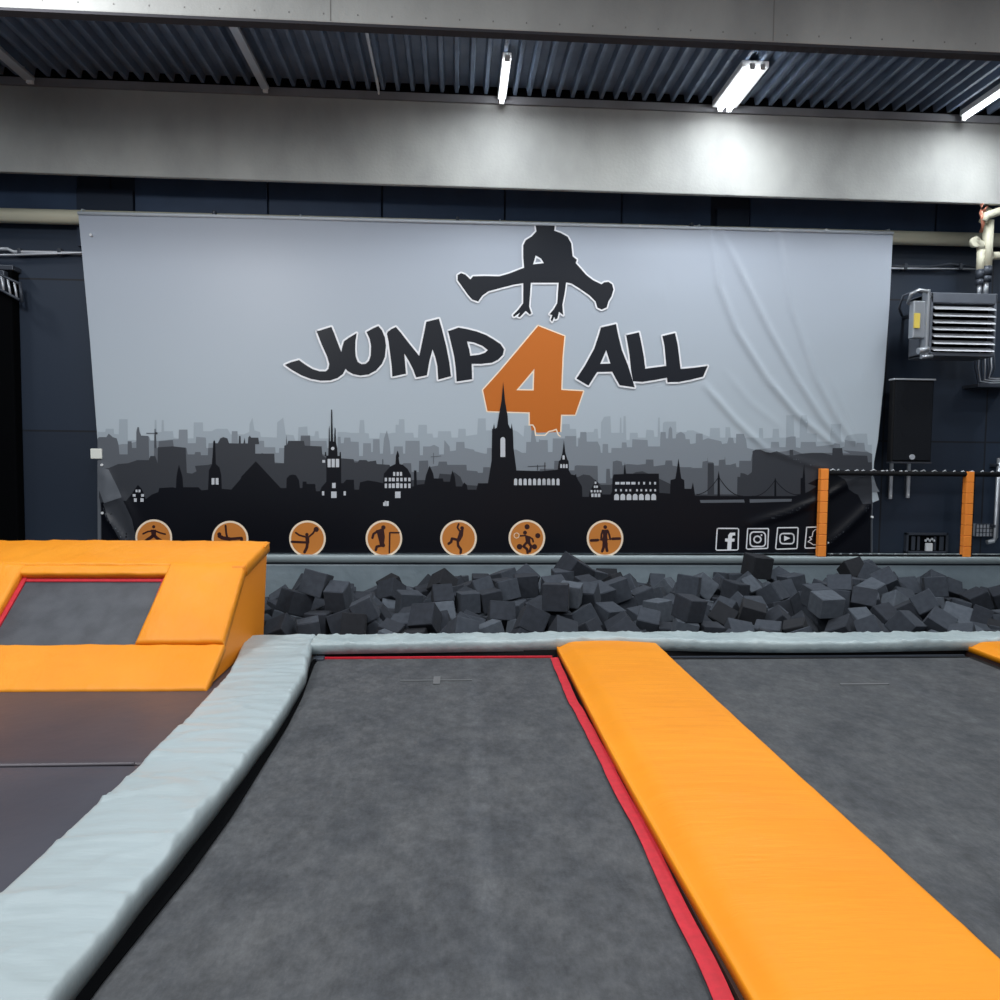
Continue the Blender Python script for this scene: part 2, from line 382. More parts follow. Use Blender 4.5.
for xx in (x0+.12, x1-.12): part('wall_arm', box((xx-.02, HY+.40, z1-.2), (xx+.02, YB-.004, z1-.16)), 'dark_steel', t)
# riser pipes
def riser(label, grp, px, ytop, ybot, r, Y, coll):
    t = thing('riser_pipe', label, 'pipe', tuple(aty(px, ybot, Y)))
    p0, p1 = aty(px, ytop, Y), aty(px, ybot, Y); p1.x = p0.x
    part('pipe_run', tube([p0, p1], r, 16), 'cream_pipe', t)
    q = aty(px, coll, Y); q.x = p0.x
    part('coupling', tube([q+Vector((0, 0, .09)), q+Vector((0, 0, -.02))], r*1.05, 16), 'dark_steel', t)
    part('coupling', tube([q+Vector((0, 0, -.03)), q+Vector((0, 0, -.10))], r*.95, 16), 'dark_steel', t)
    e = q+Vector((0, 0, -.1)); part('tail', tube([e, Vector((e.x, e.y, z1-.02))], r*.55, 14), 'steel', t)
    return t
t1 = riser('wide cream riser pipe dropping into the top of the heater', None, 988.5, 221, 272, .062, 9.12, 274)
t2 = riser('narrower cream riser pipe with an elbow, left of the wide one', None, 981, 248, 274, .045, 9.12, 277)
p = aty(981, 248, 9.12)
part('elbow', tube([p+Vector((0, 0, -.02)), p+Vector((-.01, 0, .05)), p+Vector((-.05, .01, .07)), p+Vector((-.085, .02, .07))], .05, 14), 'cream_pipe', t2)
part('flange', tube([p+Vector((-.085, .03, .07)), p+Vector((-.085, -.03, .07))], .065, 16), 'cream_pipe', t2)
p = aty(988.5, 221, 9.12)
part('elbow', tube([p+Vector((0, 0, -.03)), p+Vector((0, 0, .06)), p+Vector((-.01, .02, .11)), p+Vector((-.03, .05, .13))], .064, 14), 'cream_pipe', t1)
part('branch', tube([aty(983, 222, 9.02), aty(986, 216, 9.02), aty(1012, 207, 9.02)], .05, 14), 'cream_pipe', t1)
part('branch', tube([aty(992, 256, 9.2), aty(1015, 255, 9.2)], .05, 14), 'cream_pipe', t1)
part('copper_bracket', tube([aty(981, 232, 9.0), aty(983, 224, 9.0), aty(981, 212, 9.0), aty(982, 204, 9.0)], .022, 10), 'copper', t1)
part('copper_bracket', tube([aty(987, 217, 9.05), aty(984, 210, 9.05), aty(987, 206, 9.05)], .02, 10), 'copper', t1)
# cables below the heater
t = thing('cable_loops', 'bundle of grey cables looping below the heater', 'cables', tuple(aty(985, 388, 9.5)))
for k in range(7):
    xx = 976+k*3.0
    part('cable', tube([aty(xx, 352, 9.45), aty(xx-1+k*.3, 368, 9.5), aty(978+k*2.2, 382-k*.8, 9.5), aty(990+k*1.5, 384-k*1.0, 9.5), aty(1012, 383-k, 9.5)], .009, 6), 'bracket_steel' if k % 2 else 'dark_steel', t)
a = aty(975, 384, 9.5); b = aty(1015, 388, 9.5)
part('tray', box((a.x, 9.44, b.z), (b.x, YB-.004, a.z), .004), 'dark_steel', t)
# loudspeaker
A = aty(894, 379, 9.3); B = aty(931, 463, 9.3)
t = thing('loudspeaker', 'tall black loudspeaker hung on the wall below the heater', 'speaker', ((A.x+B.x)/2, 9.4, B.z))
part('cabinet', box((A.x, 9.3, B.z), (B.x, 9.40, A.z), .015), 'black', t)
part('grille', box((A.x+.02, 9.285, B.z+.03), (B.x-.02, 9.305, A.z-.03), .006), 'speaker_grille', t)
part('top_edge', box((A.x-.01, 9.28, A.z-.012), (B.x+.01, 9.40, A.z+.01), .004), 'bracket_steel', t)
part('bottom_edge', box((A.x, 9.285, B.z-.01), (B.x, 9.4, B.z+.012), .003), 'speaker_edge', t)
a = aty(912, 457, 9.28); bm = bmesh.new(); add_tube(bm, [a+Vector((0, .02, 0)), a+Vector((0, -.01, 0))], .035, 20); part('badge', bm, 'bracket_steel', t)
for zz in (A.z-.25, A.z-.62): 
    part('driver_ring', tube([((A.x+B.x)/2, 9.283, zz), ((A.x+B.x)/2, 9.290, zz)], .17, 28), 'speaker_grille', t)
part('wall_bracket', box(((A.x+B.x)/2-.06, 9.38, B.z+.3), ((A.x+B.x)/2+.06, YB-.004, B.z+.6), .01), 'dark_steel', t)
for px, y0, y1, lab in ((891.5, 470, 499, 'left grey strap hanging on the wall under the loudspeaker'), (909, 470, 498, 'right grey strap hanging on the wall under the loudspeaker')):
    a = aty(px, y0, 9.66); b = aty(px, y1, 9.66)
    t = thing('wall_strap', lab, 'strap', (a.x, 9.7, b.z)); part('strip', box((a.x-.02, 9.65, b.z), (a.x+.02, 9.68, a.z+.1), .004), 'bracket_steel', t)
    part('screw', tube([(a.x, 9.655, b.z+.04), (a.x, 9.64, b.z+.04)], .012, 8), 'white_metal', t); part('backing', box((a.x-.01, 9.675, b.z+.02), (a.x+.01, YB-.004, a.z)), 'dark_steel', t)
# socket box, grid panel, tall white pipe
A = aty(907, 533, 9.68); B = aty(948, 554, 9.68); B.z = max(B.z, .375)
t = thing('socket_cabinet', 'open grey metal socket cabinet at the foot of the wall between the orange posts', 'cabinet', ((A.x+B.x)/2, 9.62, B.z))
bm = bmesh.new(); w = .03
for a, b in (((A.x, 9.68, B.z), (A.x+w, YB-.004, A.z)), ((B.x-w, 9.68, B.z), (B.x, YB-.004, A.z)), ((A.x, 9.68, A.z-w), (B.x, YB-.004, A.z)), ((A.x, 9.68, B.z), (B.x, YB-.004, B.z+w))): add_box(bm, a, b, .005)
part('frame', bm, 'dark_steel', t); part('back_plate', box((A.x+w, 9.70, B.z+w), (B.x-w, YB-.004, A.z-w)), 'void', t)
for f0, f1 in ((.13, .22), (.27, .33), (.66, .72), (.8, .9)): part('louver_plate', box((A.x+(B.x-A.x)*f0, 9.69, B.z+.04), (A.x+(B.x-A.x)*f1, 9.71, A.z-.05), .004), 'dark_steel', t)
part('socket', box((A.x+(B.x-A.x)*.46, 9.67, B.z+.03), (A.x+(B.x-A.x)*.62, 9.71, B.z+.14), .008), 'white_metal', t)
for k in range(5): part('plug', box((A.x+(B.x-A.x)*(.44+.05*k), 9.67, B.z+.16+.02*(k % 2)), (A.x+(B.x-A.x)*(.47+.05*k), 9.70, B.z+.19+.02*(k % 2)), .004), 'cord_white', t)
A = aty(976, 524, 9.68); B = aty(992.5, 536.5, 9.68)
t = thing('wall_grid_panel', 'small pale gridded panel on the wall right of the right orange post', 'panel', ((A.x+B.x)/2, 9.7, B.z))
part('plate', box((A.x, 9.68, B.z), (B.x, YB-.004, A.z), .004), 'bracket_steel', t)
bm = bmesh.new()
for i in range(6): x = A.x+(B.x-A.x)*i/5; add_box(bm, (x-.004, 9.67, B.z), (x+.004, 9.685, A.z))
for i in range(4): z = B.z+(A.z-B.z)*i/3; add_box(bm, (A.x, 9.67, z-.004), (B.x, 9.685, z+.004))
part('grid_lines', bm, 'dark_steel', t)
A = aty(1000.5, 458, 9.6); B = aty(1000.5, 541, 9.6)
t = thing('drain_pipe', 'pale vertical pipe on the wall at the right edge', 'pipe', (A.x, 9.6, B.z))
part('pipe_run', tube([(A.x, 9.62, A.z), (A.x, 9.62, B.z+.05), (A.x-.03, 9.62, B.z), (A.x-.12, 9.62, B.z-.02)], .03, 12), 'steel', t)
for zz in (A.z-.1, B.z+.2): part('clip', box((A.x-.04, 9.6, zz-.02), (A.x+.04, YB-.004, zz+.02), .004), 'dark_steel', t)
A = aty(90, 448.5, 9.385); B = aty(101.5, 459, 9.385)
t = solo('junction_box', box((A.x, 9.385, B.z), (B.x, YB-.004, A.z), .01), 'hinge_white', 'small pale square box on the wall by the left edge of the banner', 'box')

# padded frame with two orange posts
t = thing('padded_net_frame', 'net frame with two orange padded posts and laced black bars at the pit ledge', 'frame', (5.75, 9.36, .37))
for px in (823, 968):
    X = aty(px, 520, 9.33).x; zt = aty(px, 468.5 if px < 900 else 471.5, 9.33).z; zb = .372
    part('post_core', box((X-.035, 9.34, zb), (X+.035, 9.43, zt-.02), .01), 'black', t)
    bm = bmesh.new(); n = 8; h = (zt-zb)/n
    for k in range(n): add_box(bm, (X-.058, 9.305, zb+h*k+.0012), (X+.045, 9.385, zb+h*(k+1)-.0012), .006)
    part('post_pad', bm, 'orange_post', t)
    part('pad_edge', box((X+.045, 9.315, zb), (X+.07, 9.385, zt-.03), .01), 'red_webbing' if False else 'black', t)
z = aty(823, 470, 9.33).z; z2 = aty(1000, 474, 9.33).z
Xa = aty(820, 520, 9.33).x
part('top_bar', tube([(Xa, 9.34, z-.035), (8.6, 9.34, z-.035)], .034, 12), 'black', t)
part('bottom_cord', tube([(Xa, 9.34, .39), (8.6, 9.34, .39)], .014, 8), 'black', t)
bm = bmesh.new(); rr = random.Random(2); x = Xa+.1
while x < 8.5:
    L = rr.uniform(.03, .09); add_tube(bm, [(x, 9.335, z-.012), (x+L*.5, 9.315, z+.004+rr.uniform(-.008, .01)), (x+L, 9.335, z-.008)], .008, 6); x += L+rr.uniform(.01, .09)
part('lacing', bm, 'cord_white', t)
bm = bmesh.new(); x = Xa+.15
while x < 8.5:
    L = rr.uniform(.02, .05); add_tube(bm, [(x, 9.33, .405), (x+L*.5, 9.32, .412), (x+L, 9.33, .405)], .006, 6); x += L+rr.uniform(.08, .22)
part('lacing', bm, 'cord_white', t)
# ================================================================== TRAMPOLINES AND PADS
def nz(x, y, s=1.0): return noise.noise((x*s, y*s, 7.7))
def trampoline(label, x0, x1, y0, y1, red=None, zm=-.02):
    t = thing('trampoline', label, 'trampoline', ((x0+x1)/2, y1, FZ), 'flat trampoline lanes')
    bm = bmesh.new(); nx_, ny_ = 10, 40; g = []
    for j in range(ny_+1):
        g.append([bm.verts.new((x0+(x1-x0)*i/nx_, y0+(y1-y0)*j/ny_, zm-.012*math.sin(math.pi*i/nx_)*math.sin(math.pi*j/ny_))) for i in range(nx_+1)])
    for A, B in zip(g, g[1:]):
        for i in range(nx_): bm.faces.new((A[i], A[i+1], B[i+1], B[i]))
    mt = part('mat', bm, 'tramp_mat', t, True)
    e = .055; bm = bmesh.new()
    for a, b in (((x0-.16, y0-.1, FZ), (x0-.06, y1+.14, -.10)), ((x1+.02, y0-.1, FZ), (x1+.08, y1+.14, -.10)), ((x0-.16, y1+.03, FZ), (x1+.12, y1+.10, -.06)), ((x0-.16, y0-.1, FZ), (x1+.12, y0-.05, -.10))): add_box(bm, a, b, .01)
    part('frame', bm, 'frame_black', t)
    return t, mt
def ribbon(name, pts, w, z, ms, par, thick=.004, edge=None):
    bm = bmesh.new(); pr = None
    for i, (x, y) in enumerate(pts):
        q = [bm.verts.new((x-w/2, y, z)), bm.verts.new((x+w/2, y, z+.002)), bm.verts.new((x+w/2, y, z-thick)), bm.verts.new((x-w/2, y, z-thick))]
        if pr:
            for k in range(4): bm.faces.new((pr[k], pr[(k+1) % 4], q[(k+1) % 4], q[k]))
        pr = q
    bmesh.ops.recalc_face_normals(bm, faces=bm.faces)
    return part(name, bm, ms, par)
# centre lane
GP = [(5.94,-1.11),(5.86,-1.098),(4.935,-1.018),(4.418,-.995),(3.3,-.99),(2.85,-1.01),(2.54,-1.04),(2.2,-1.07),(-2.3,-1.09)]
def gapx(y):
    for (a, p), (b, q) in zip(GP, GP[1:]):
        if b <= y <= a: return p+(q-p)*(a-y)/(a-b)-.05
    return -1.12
t, mt = trampoline('grey trampoline lane in the middle, between the grey side pad and the orange strip pad', -1.09, .80, -2.2, 5.94)
ys = [-2.2+8.08*i/80 for i in range(81)]
w1 = lambda y: .010*nz(0, y, 2.1)+.006*nz(3, y, 6)
ribbon('red_webbing', [(.806+w1(y)-.012*math.sin(y*1.6), y) for y in ys], .062, -.004, 'red_webbing', t)
bm = box((-1.08, 5.925, -.02), (.80, 5.955, -.008)); part('back_webbing', bm, 'red_webbing', t)
part('back_edge', box((-1.1, 5.955, -.03), (.82, 5.985, -.014)), 'black', t)
bm = box((-1.13, 5.88, -.03), (-1.04, 5.97, .0), .01); part('corner_bracket', bm, 'dark_steel', t)
ribbon('shadow_strip', [(x_, y_) for x_, y_ in [(gapx(y), y) for y in ys]], .10, -.008, 'void', t)  # black overlay painting the shadow along the grey side pad
a = atz(400, 680.5, -.018); b = atz(472, 680, -.018)
bm = bmesh.new(); add_box(bm, (a.x, a.y-.009, -.021), (b.x, a.y+.009, -.0165)); add_box(bm, ((a.x+b.x)/2-.02, a.y-.09, -.021), ((a.x+b.x)/2+.03, a.y+.09, -.016))
part('centre_mark', bm, 'centre_grey', mt)
# right lane
t, mt = trampoline('grey trampoline lane on the right, beyond the long orange strip pad', 1.76, 4.30, -2.2, 5.90)
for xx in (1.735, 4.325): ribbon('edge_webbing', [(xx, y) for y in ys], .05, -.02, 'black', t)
part('back_webbing', box((1.76, 5.86, -.028), (4.3, 5.875, -.014)), 'black', t)
part('back_webbing', box((1.76, 5.90, -.028), (4.3, 5.925, -.010)), 'dark_steel', t)
a = atz(840, 684, -.018); b = atz(893, 686, -.018); bm = bmesh.new(); add_box(bm, (a.x, a.y-.014, -.028), (b.x, a.y+.01, -.0165)); part('centre_mark', bm, 'centre_grey', mt)
t, mt = trampoline('trampoline lane at the far right edge, past the second orange pad', 5.4, 7.85, -2.2, 5.90)
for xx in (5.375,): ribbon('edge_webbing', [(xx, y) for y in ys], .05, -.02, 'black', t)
# long orange pads
def crease(a, b, s):
    return max(0, 1-abs(noise.noise((a, b, s)))*7)**2
def orange_strip(x0, x1, y0, y1, label):
    bend = lambda y: .012*math.sin(y*1.15+.6)
    ch = .13
    def fx(u, v):
        y = y0+(y1-y0)*v
        e = max(0, (y-(y1-ch))/ch)
        a = x0-.028*max(0, y-2)/4+bend(y)+e*.05; b = x1+.006*math.sin(y)-e*.05
        return (a+(b-a)*u, y)
    wr = lambda x, y: -.042*max(0, min(1, (x0+.10-x)/.10))+.004*noise.noise((x*1.5, y*4, 1.1))+.0035*crease(x*.8+y*.25, y*2.2, 4)
    bm = padded(fx, x1-x0, y1-y0, -.0, .076, .028, .010, wr, 170, 22)
    t = thing('strip_pad', label, 'pad', ((x0+x1)/2, (y0+y1)/2, 0), 'orange strip pads between the lanes')
    part('cover', bm, 'orange_vinyl', t, True)
    part('under_skirt', box((x0-.012, y0, -.06), (x1+.0, y1-.06, .004)), 'skirt_brown', t)
orange_strip(.865, 1.70, -2.2, 6.16, 'long orange strip pad between the middle and right trampoline lanes')
orange_strip(4.40, 5.28, -2.2, 6.16, 'orange strip pad whose far end shows at the right edge')
# grey side pad, wavy
def gx(y):
    L = -1.585+.035*math.sin((y-2.2)*1.0)+.012*nz(y, 1, 1.7)
    R = -1.075+.045*math.sin((y-3.0)*1.15)+.006*nz(y, 5, 3)
    if y > 5.2: R += -.07*min(1, (y-5.2)/.9); L += -.115*min(1, (y-5.2)/.9)
    return L, R
def fgrey(u, v):
    y = -2.2+8.48*v; L, R = gx(y); return (L+(R-L)*u, y)
wrg = lambda x, y: .010*noise.noise((x*1.6+y*.5, y*3.0, 2.2))+.015*crease(x*.9+y*.35, y*2.4, 5)+.010*crease(x*1.4-y*.5, y*4.5, 9)+.007*crease(x*1.1+y*.9, y*7, 21)+.014*crease(x*2+y*3, y*1.5, 14)*max(0, (x+1.35)/.3)
t = thing('side_pad', 'light grey wrinkled side pad running down the left of the middle lane', 'pad', (-1.35, 2, 0), 'grey edge pads')
part('cover', padded(fgrey, .5, 8.48, -.01, .088, .024, .010, wrg, 380, 22, endr=.02), 'grey_vinyl', t, True)
# black strip standing in for the shade in the gap beside it
t = thing('gap_shade', 'black strip standing in for the shade in the gap between the grey side pad and the middle lane', 'strip', (-1.05, 2, -.06))
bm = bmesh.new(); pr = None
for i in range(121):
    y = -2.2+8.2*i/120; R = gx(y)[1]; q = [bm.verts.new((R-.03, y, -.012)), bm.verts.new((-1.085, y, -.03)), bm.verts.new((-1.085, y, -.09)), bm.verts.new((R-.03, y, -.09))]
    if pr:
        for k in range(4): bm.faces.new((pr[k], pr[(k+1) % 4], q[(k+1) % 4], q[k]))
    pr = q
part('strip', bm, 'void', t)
# front curb of the pit
def fcurb(u, v):
    x = -1.17+10.57*v
    fr = 5.985+.03*math.sin(x*1.3+.4)-.035*math.exp(-((x-2.9)/.9)**2)+.045*math.exp(-((x-1.3)/.55)**2)
    return (x, 6.29+(fr-6.29)*u)
wrc = lambda x, y: .008*noise.noise((x*3, y*6, 3))+.012*crease(x*2.2+y*5, y*3, 8)+.010*crease(x*6-y*6, y*6, 3)+.006*crease(x*9+y*7, y*4, 6)+.014*math.exp(-((x-1.28)/.5)**2)
t = thing('curb_pad', 'crinkled light grey curb pad between the lanes and the foam pit', 'pad', (3, 6.14, 0), 'grey edge pads')
part('cover', padded(fcurb, .30, 10.7, .012, .098, .022, .004, wrc, 480, 8), 'curb_vinyl', t, True)
# left floor mats
for (y0, y1, m_, lab) in ((3.875, 6.2, 'brown_vinyl', 'brownish grey vinyl floor mat directly in front of the orange ramp'), (-2.2, 3.855, 'slate_vinyl', 'slate grey vinyl floor mat in the lower left corner')):
    wv = lambda x, y: .003*noise.noise((x*2, y*2, 9))
    t = thing('floor_mat', lab, 'mat', (-3, (y0+y1)/2, FZ), 'grey vinyl mats left of the side pad')
    part('cover', padded(lambda u, v: (-5.2+3.60*u+(.07*max(0,(4.6-(y0+(y1-y0)*v)))/4.6-.0)*u*0, y0+(y1-y0)*v), 3.57, y1-y0, -.3, -.004, .02, .006, wv, 40, 20), m_, t, True)
    part('base', box((-5.2, y0+.01, FZ), (-1.65, y1-.01, -.29)), 'frame_black', t)
part('edge_piping', tube([(-5.2, 3.865, -.004), (-1.66, 3.868, -.004)], .009, 8), 'piping', t)
# ------------------------------------------------------------------ orange inclined trampoline
WX0, WX1 = -4.05, -1.70
A0, A1, A2, A3 = (5.07, .0), (5.47, .21), (6.08, .71), (6.79, .815)
t = thing('ramp_trampoline', 'orange padded ramp with a sloping grey trampoline bed, at the left by the foam pit', 'ramp', ((WX0+WX1)/2, 5.9, 0))
def incl(bm, p, q):           # local (x, s, h) -> on the slope from p to q
    d = Vector((0, q[0]-p[0], q[1]-p[1])).normalized(); n = Vector((0, -d.z, d.y))
    for v in bm.verts: v.co = Vector((v.co.x, 0, 0))+Vector((0, p[0], p[1]))+d*v.co.y+n*v.co.z
    return bm
S1 = math.hypot(A1[0]-A0[0], A1[1]-A0[1]); S2 = math.hypot(A2[0]-A1[0], A2[1]-A1[1]); S3 = math.hypot(A3[0]-A2[0], A3[1]-A2[1])
bm = bmesh.new()
add_prism(bm, [(WX1-.03, 5.12, .0), (WX1-.03, 5.47, .09), (WX1-.03, 6.08, .57), (WX1-.03, 6.74, .70), (WX1-.03, 6.62, .0)], (WX0-WX1+.06, 0, 0))
part('base_block', bm, 'frame_black', t)
def sidepanel(xa, xb):
    bm = bmesh.new(); add_prism(bm, [(xa, 5.10, .0), (xa, 5.47, .19), (xa, 6.08, .67), (xa, 6.77, .79), (xa, 6.62, .0)], (xb-xa, 0, 0))
    bmesh.ops.bevel(bm, geom=list(bm.edges), offset=.008, segments=2, affect='EDGES'); return bm
part('side_panel', sidepanel(WX1-.028, WX1), 'orange_dull', t, label='darker orange right side panel')
part('side_panel', sidepanel(WX0, WX0+.028), 'orange_dull', t)
def rect(x0, x1, s0, s1): return lambda u, v: (x0+(x1-x0)*u, s0+(s1-s0)*v)
wo = lambda x, y: .007*noise.noise((x*5, y*3, 2))+.006*crease(x*3.2, y*3, 5)+.004*crease(x*2+y*4, x*3, 11)
part('front_pad', incl(padded(rect(WX0-.01, WX1+.012, .0, S1+.01), WX1-WX0, S1, -.05, .012, .022, .004, wo, 14, 40), A0, A1), 'orange_ramp', t, True)
MX0, MX1 = -3.42, -2.30
part('right_pad', incl(padded(lambda u, v: (MX1-.03*(1-v)+(WX1+.004-MX1+.03*(1-v))*u, .012+(S2-.0)*v), .6, S2, -.05, .03, .028, .004, wo, 16, 12), A1, A2), 'orange_ramp', t, True)
part('left_pad', incl(padded(rect(WX0-.004, MX0, .012, S2), .6, S2, -.05, .03, .028, .004, wo, 16, 12), A1, A2), 'orange_ramp', t, True)
part('back_pad', incl(padded(rect(WX0-.012, WX1+.014, -.02, S3), WX1-WX0, S3+.02, -.075, .02, .028, .008, wo, 16, 60), A2, A3), 'orange_ramp', t, True)
part('top_lip', incl(padded(rect(MX0-.03, MX1+.02, S2-.10, S2+.0), 1.1, .1, -.05, .018, .022, .0, wo, 6, 30), A1, A2), 'orange_ramp', t, True)
bed = part('bed', incl(box((MX0, -.02, -.055), (MX1+.02, S2-.06, -.045)), A1, A2), 'ramp_mat', t)
bm = bmesh.new()
add_box(bm, (MX0, S2-.135, -.046), (MX1+.01, S2-.105, -.036)); add_box(bm, (MX1-.035, 0, -.046), (MX1-.0, S2-.10, -.030)); add_box(bm, (MX0, 0, -.046), (MX0+.035, S2-.10, -.030))
part('red_webbing', incl(bm, A1, A2), 'red_webbing', bed)
a = aty(252, 571, 6.1); part('strap_end', box((WX1-.10, 6.02, .655), (WX1+.01, 6.09, .72), .015), 'orange_dull', t)
part('piping', tube([(WX1+.012, 6.79, .82), (WX1+.014, 6.6, .80)], .008, 6), 'orange_ramp', t)
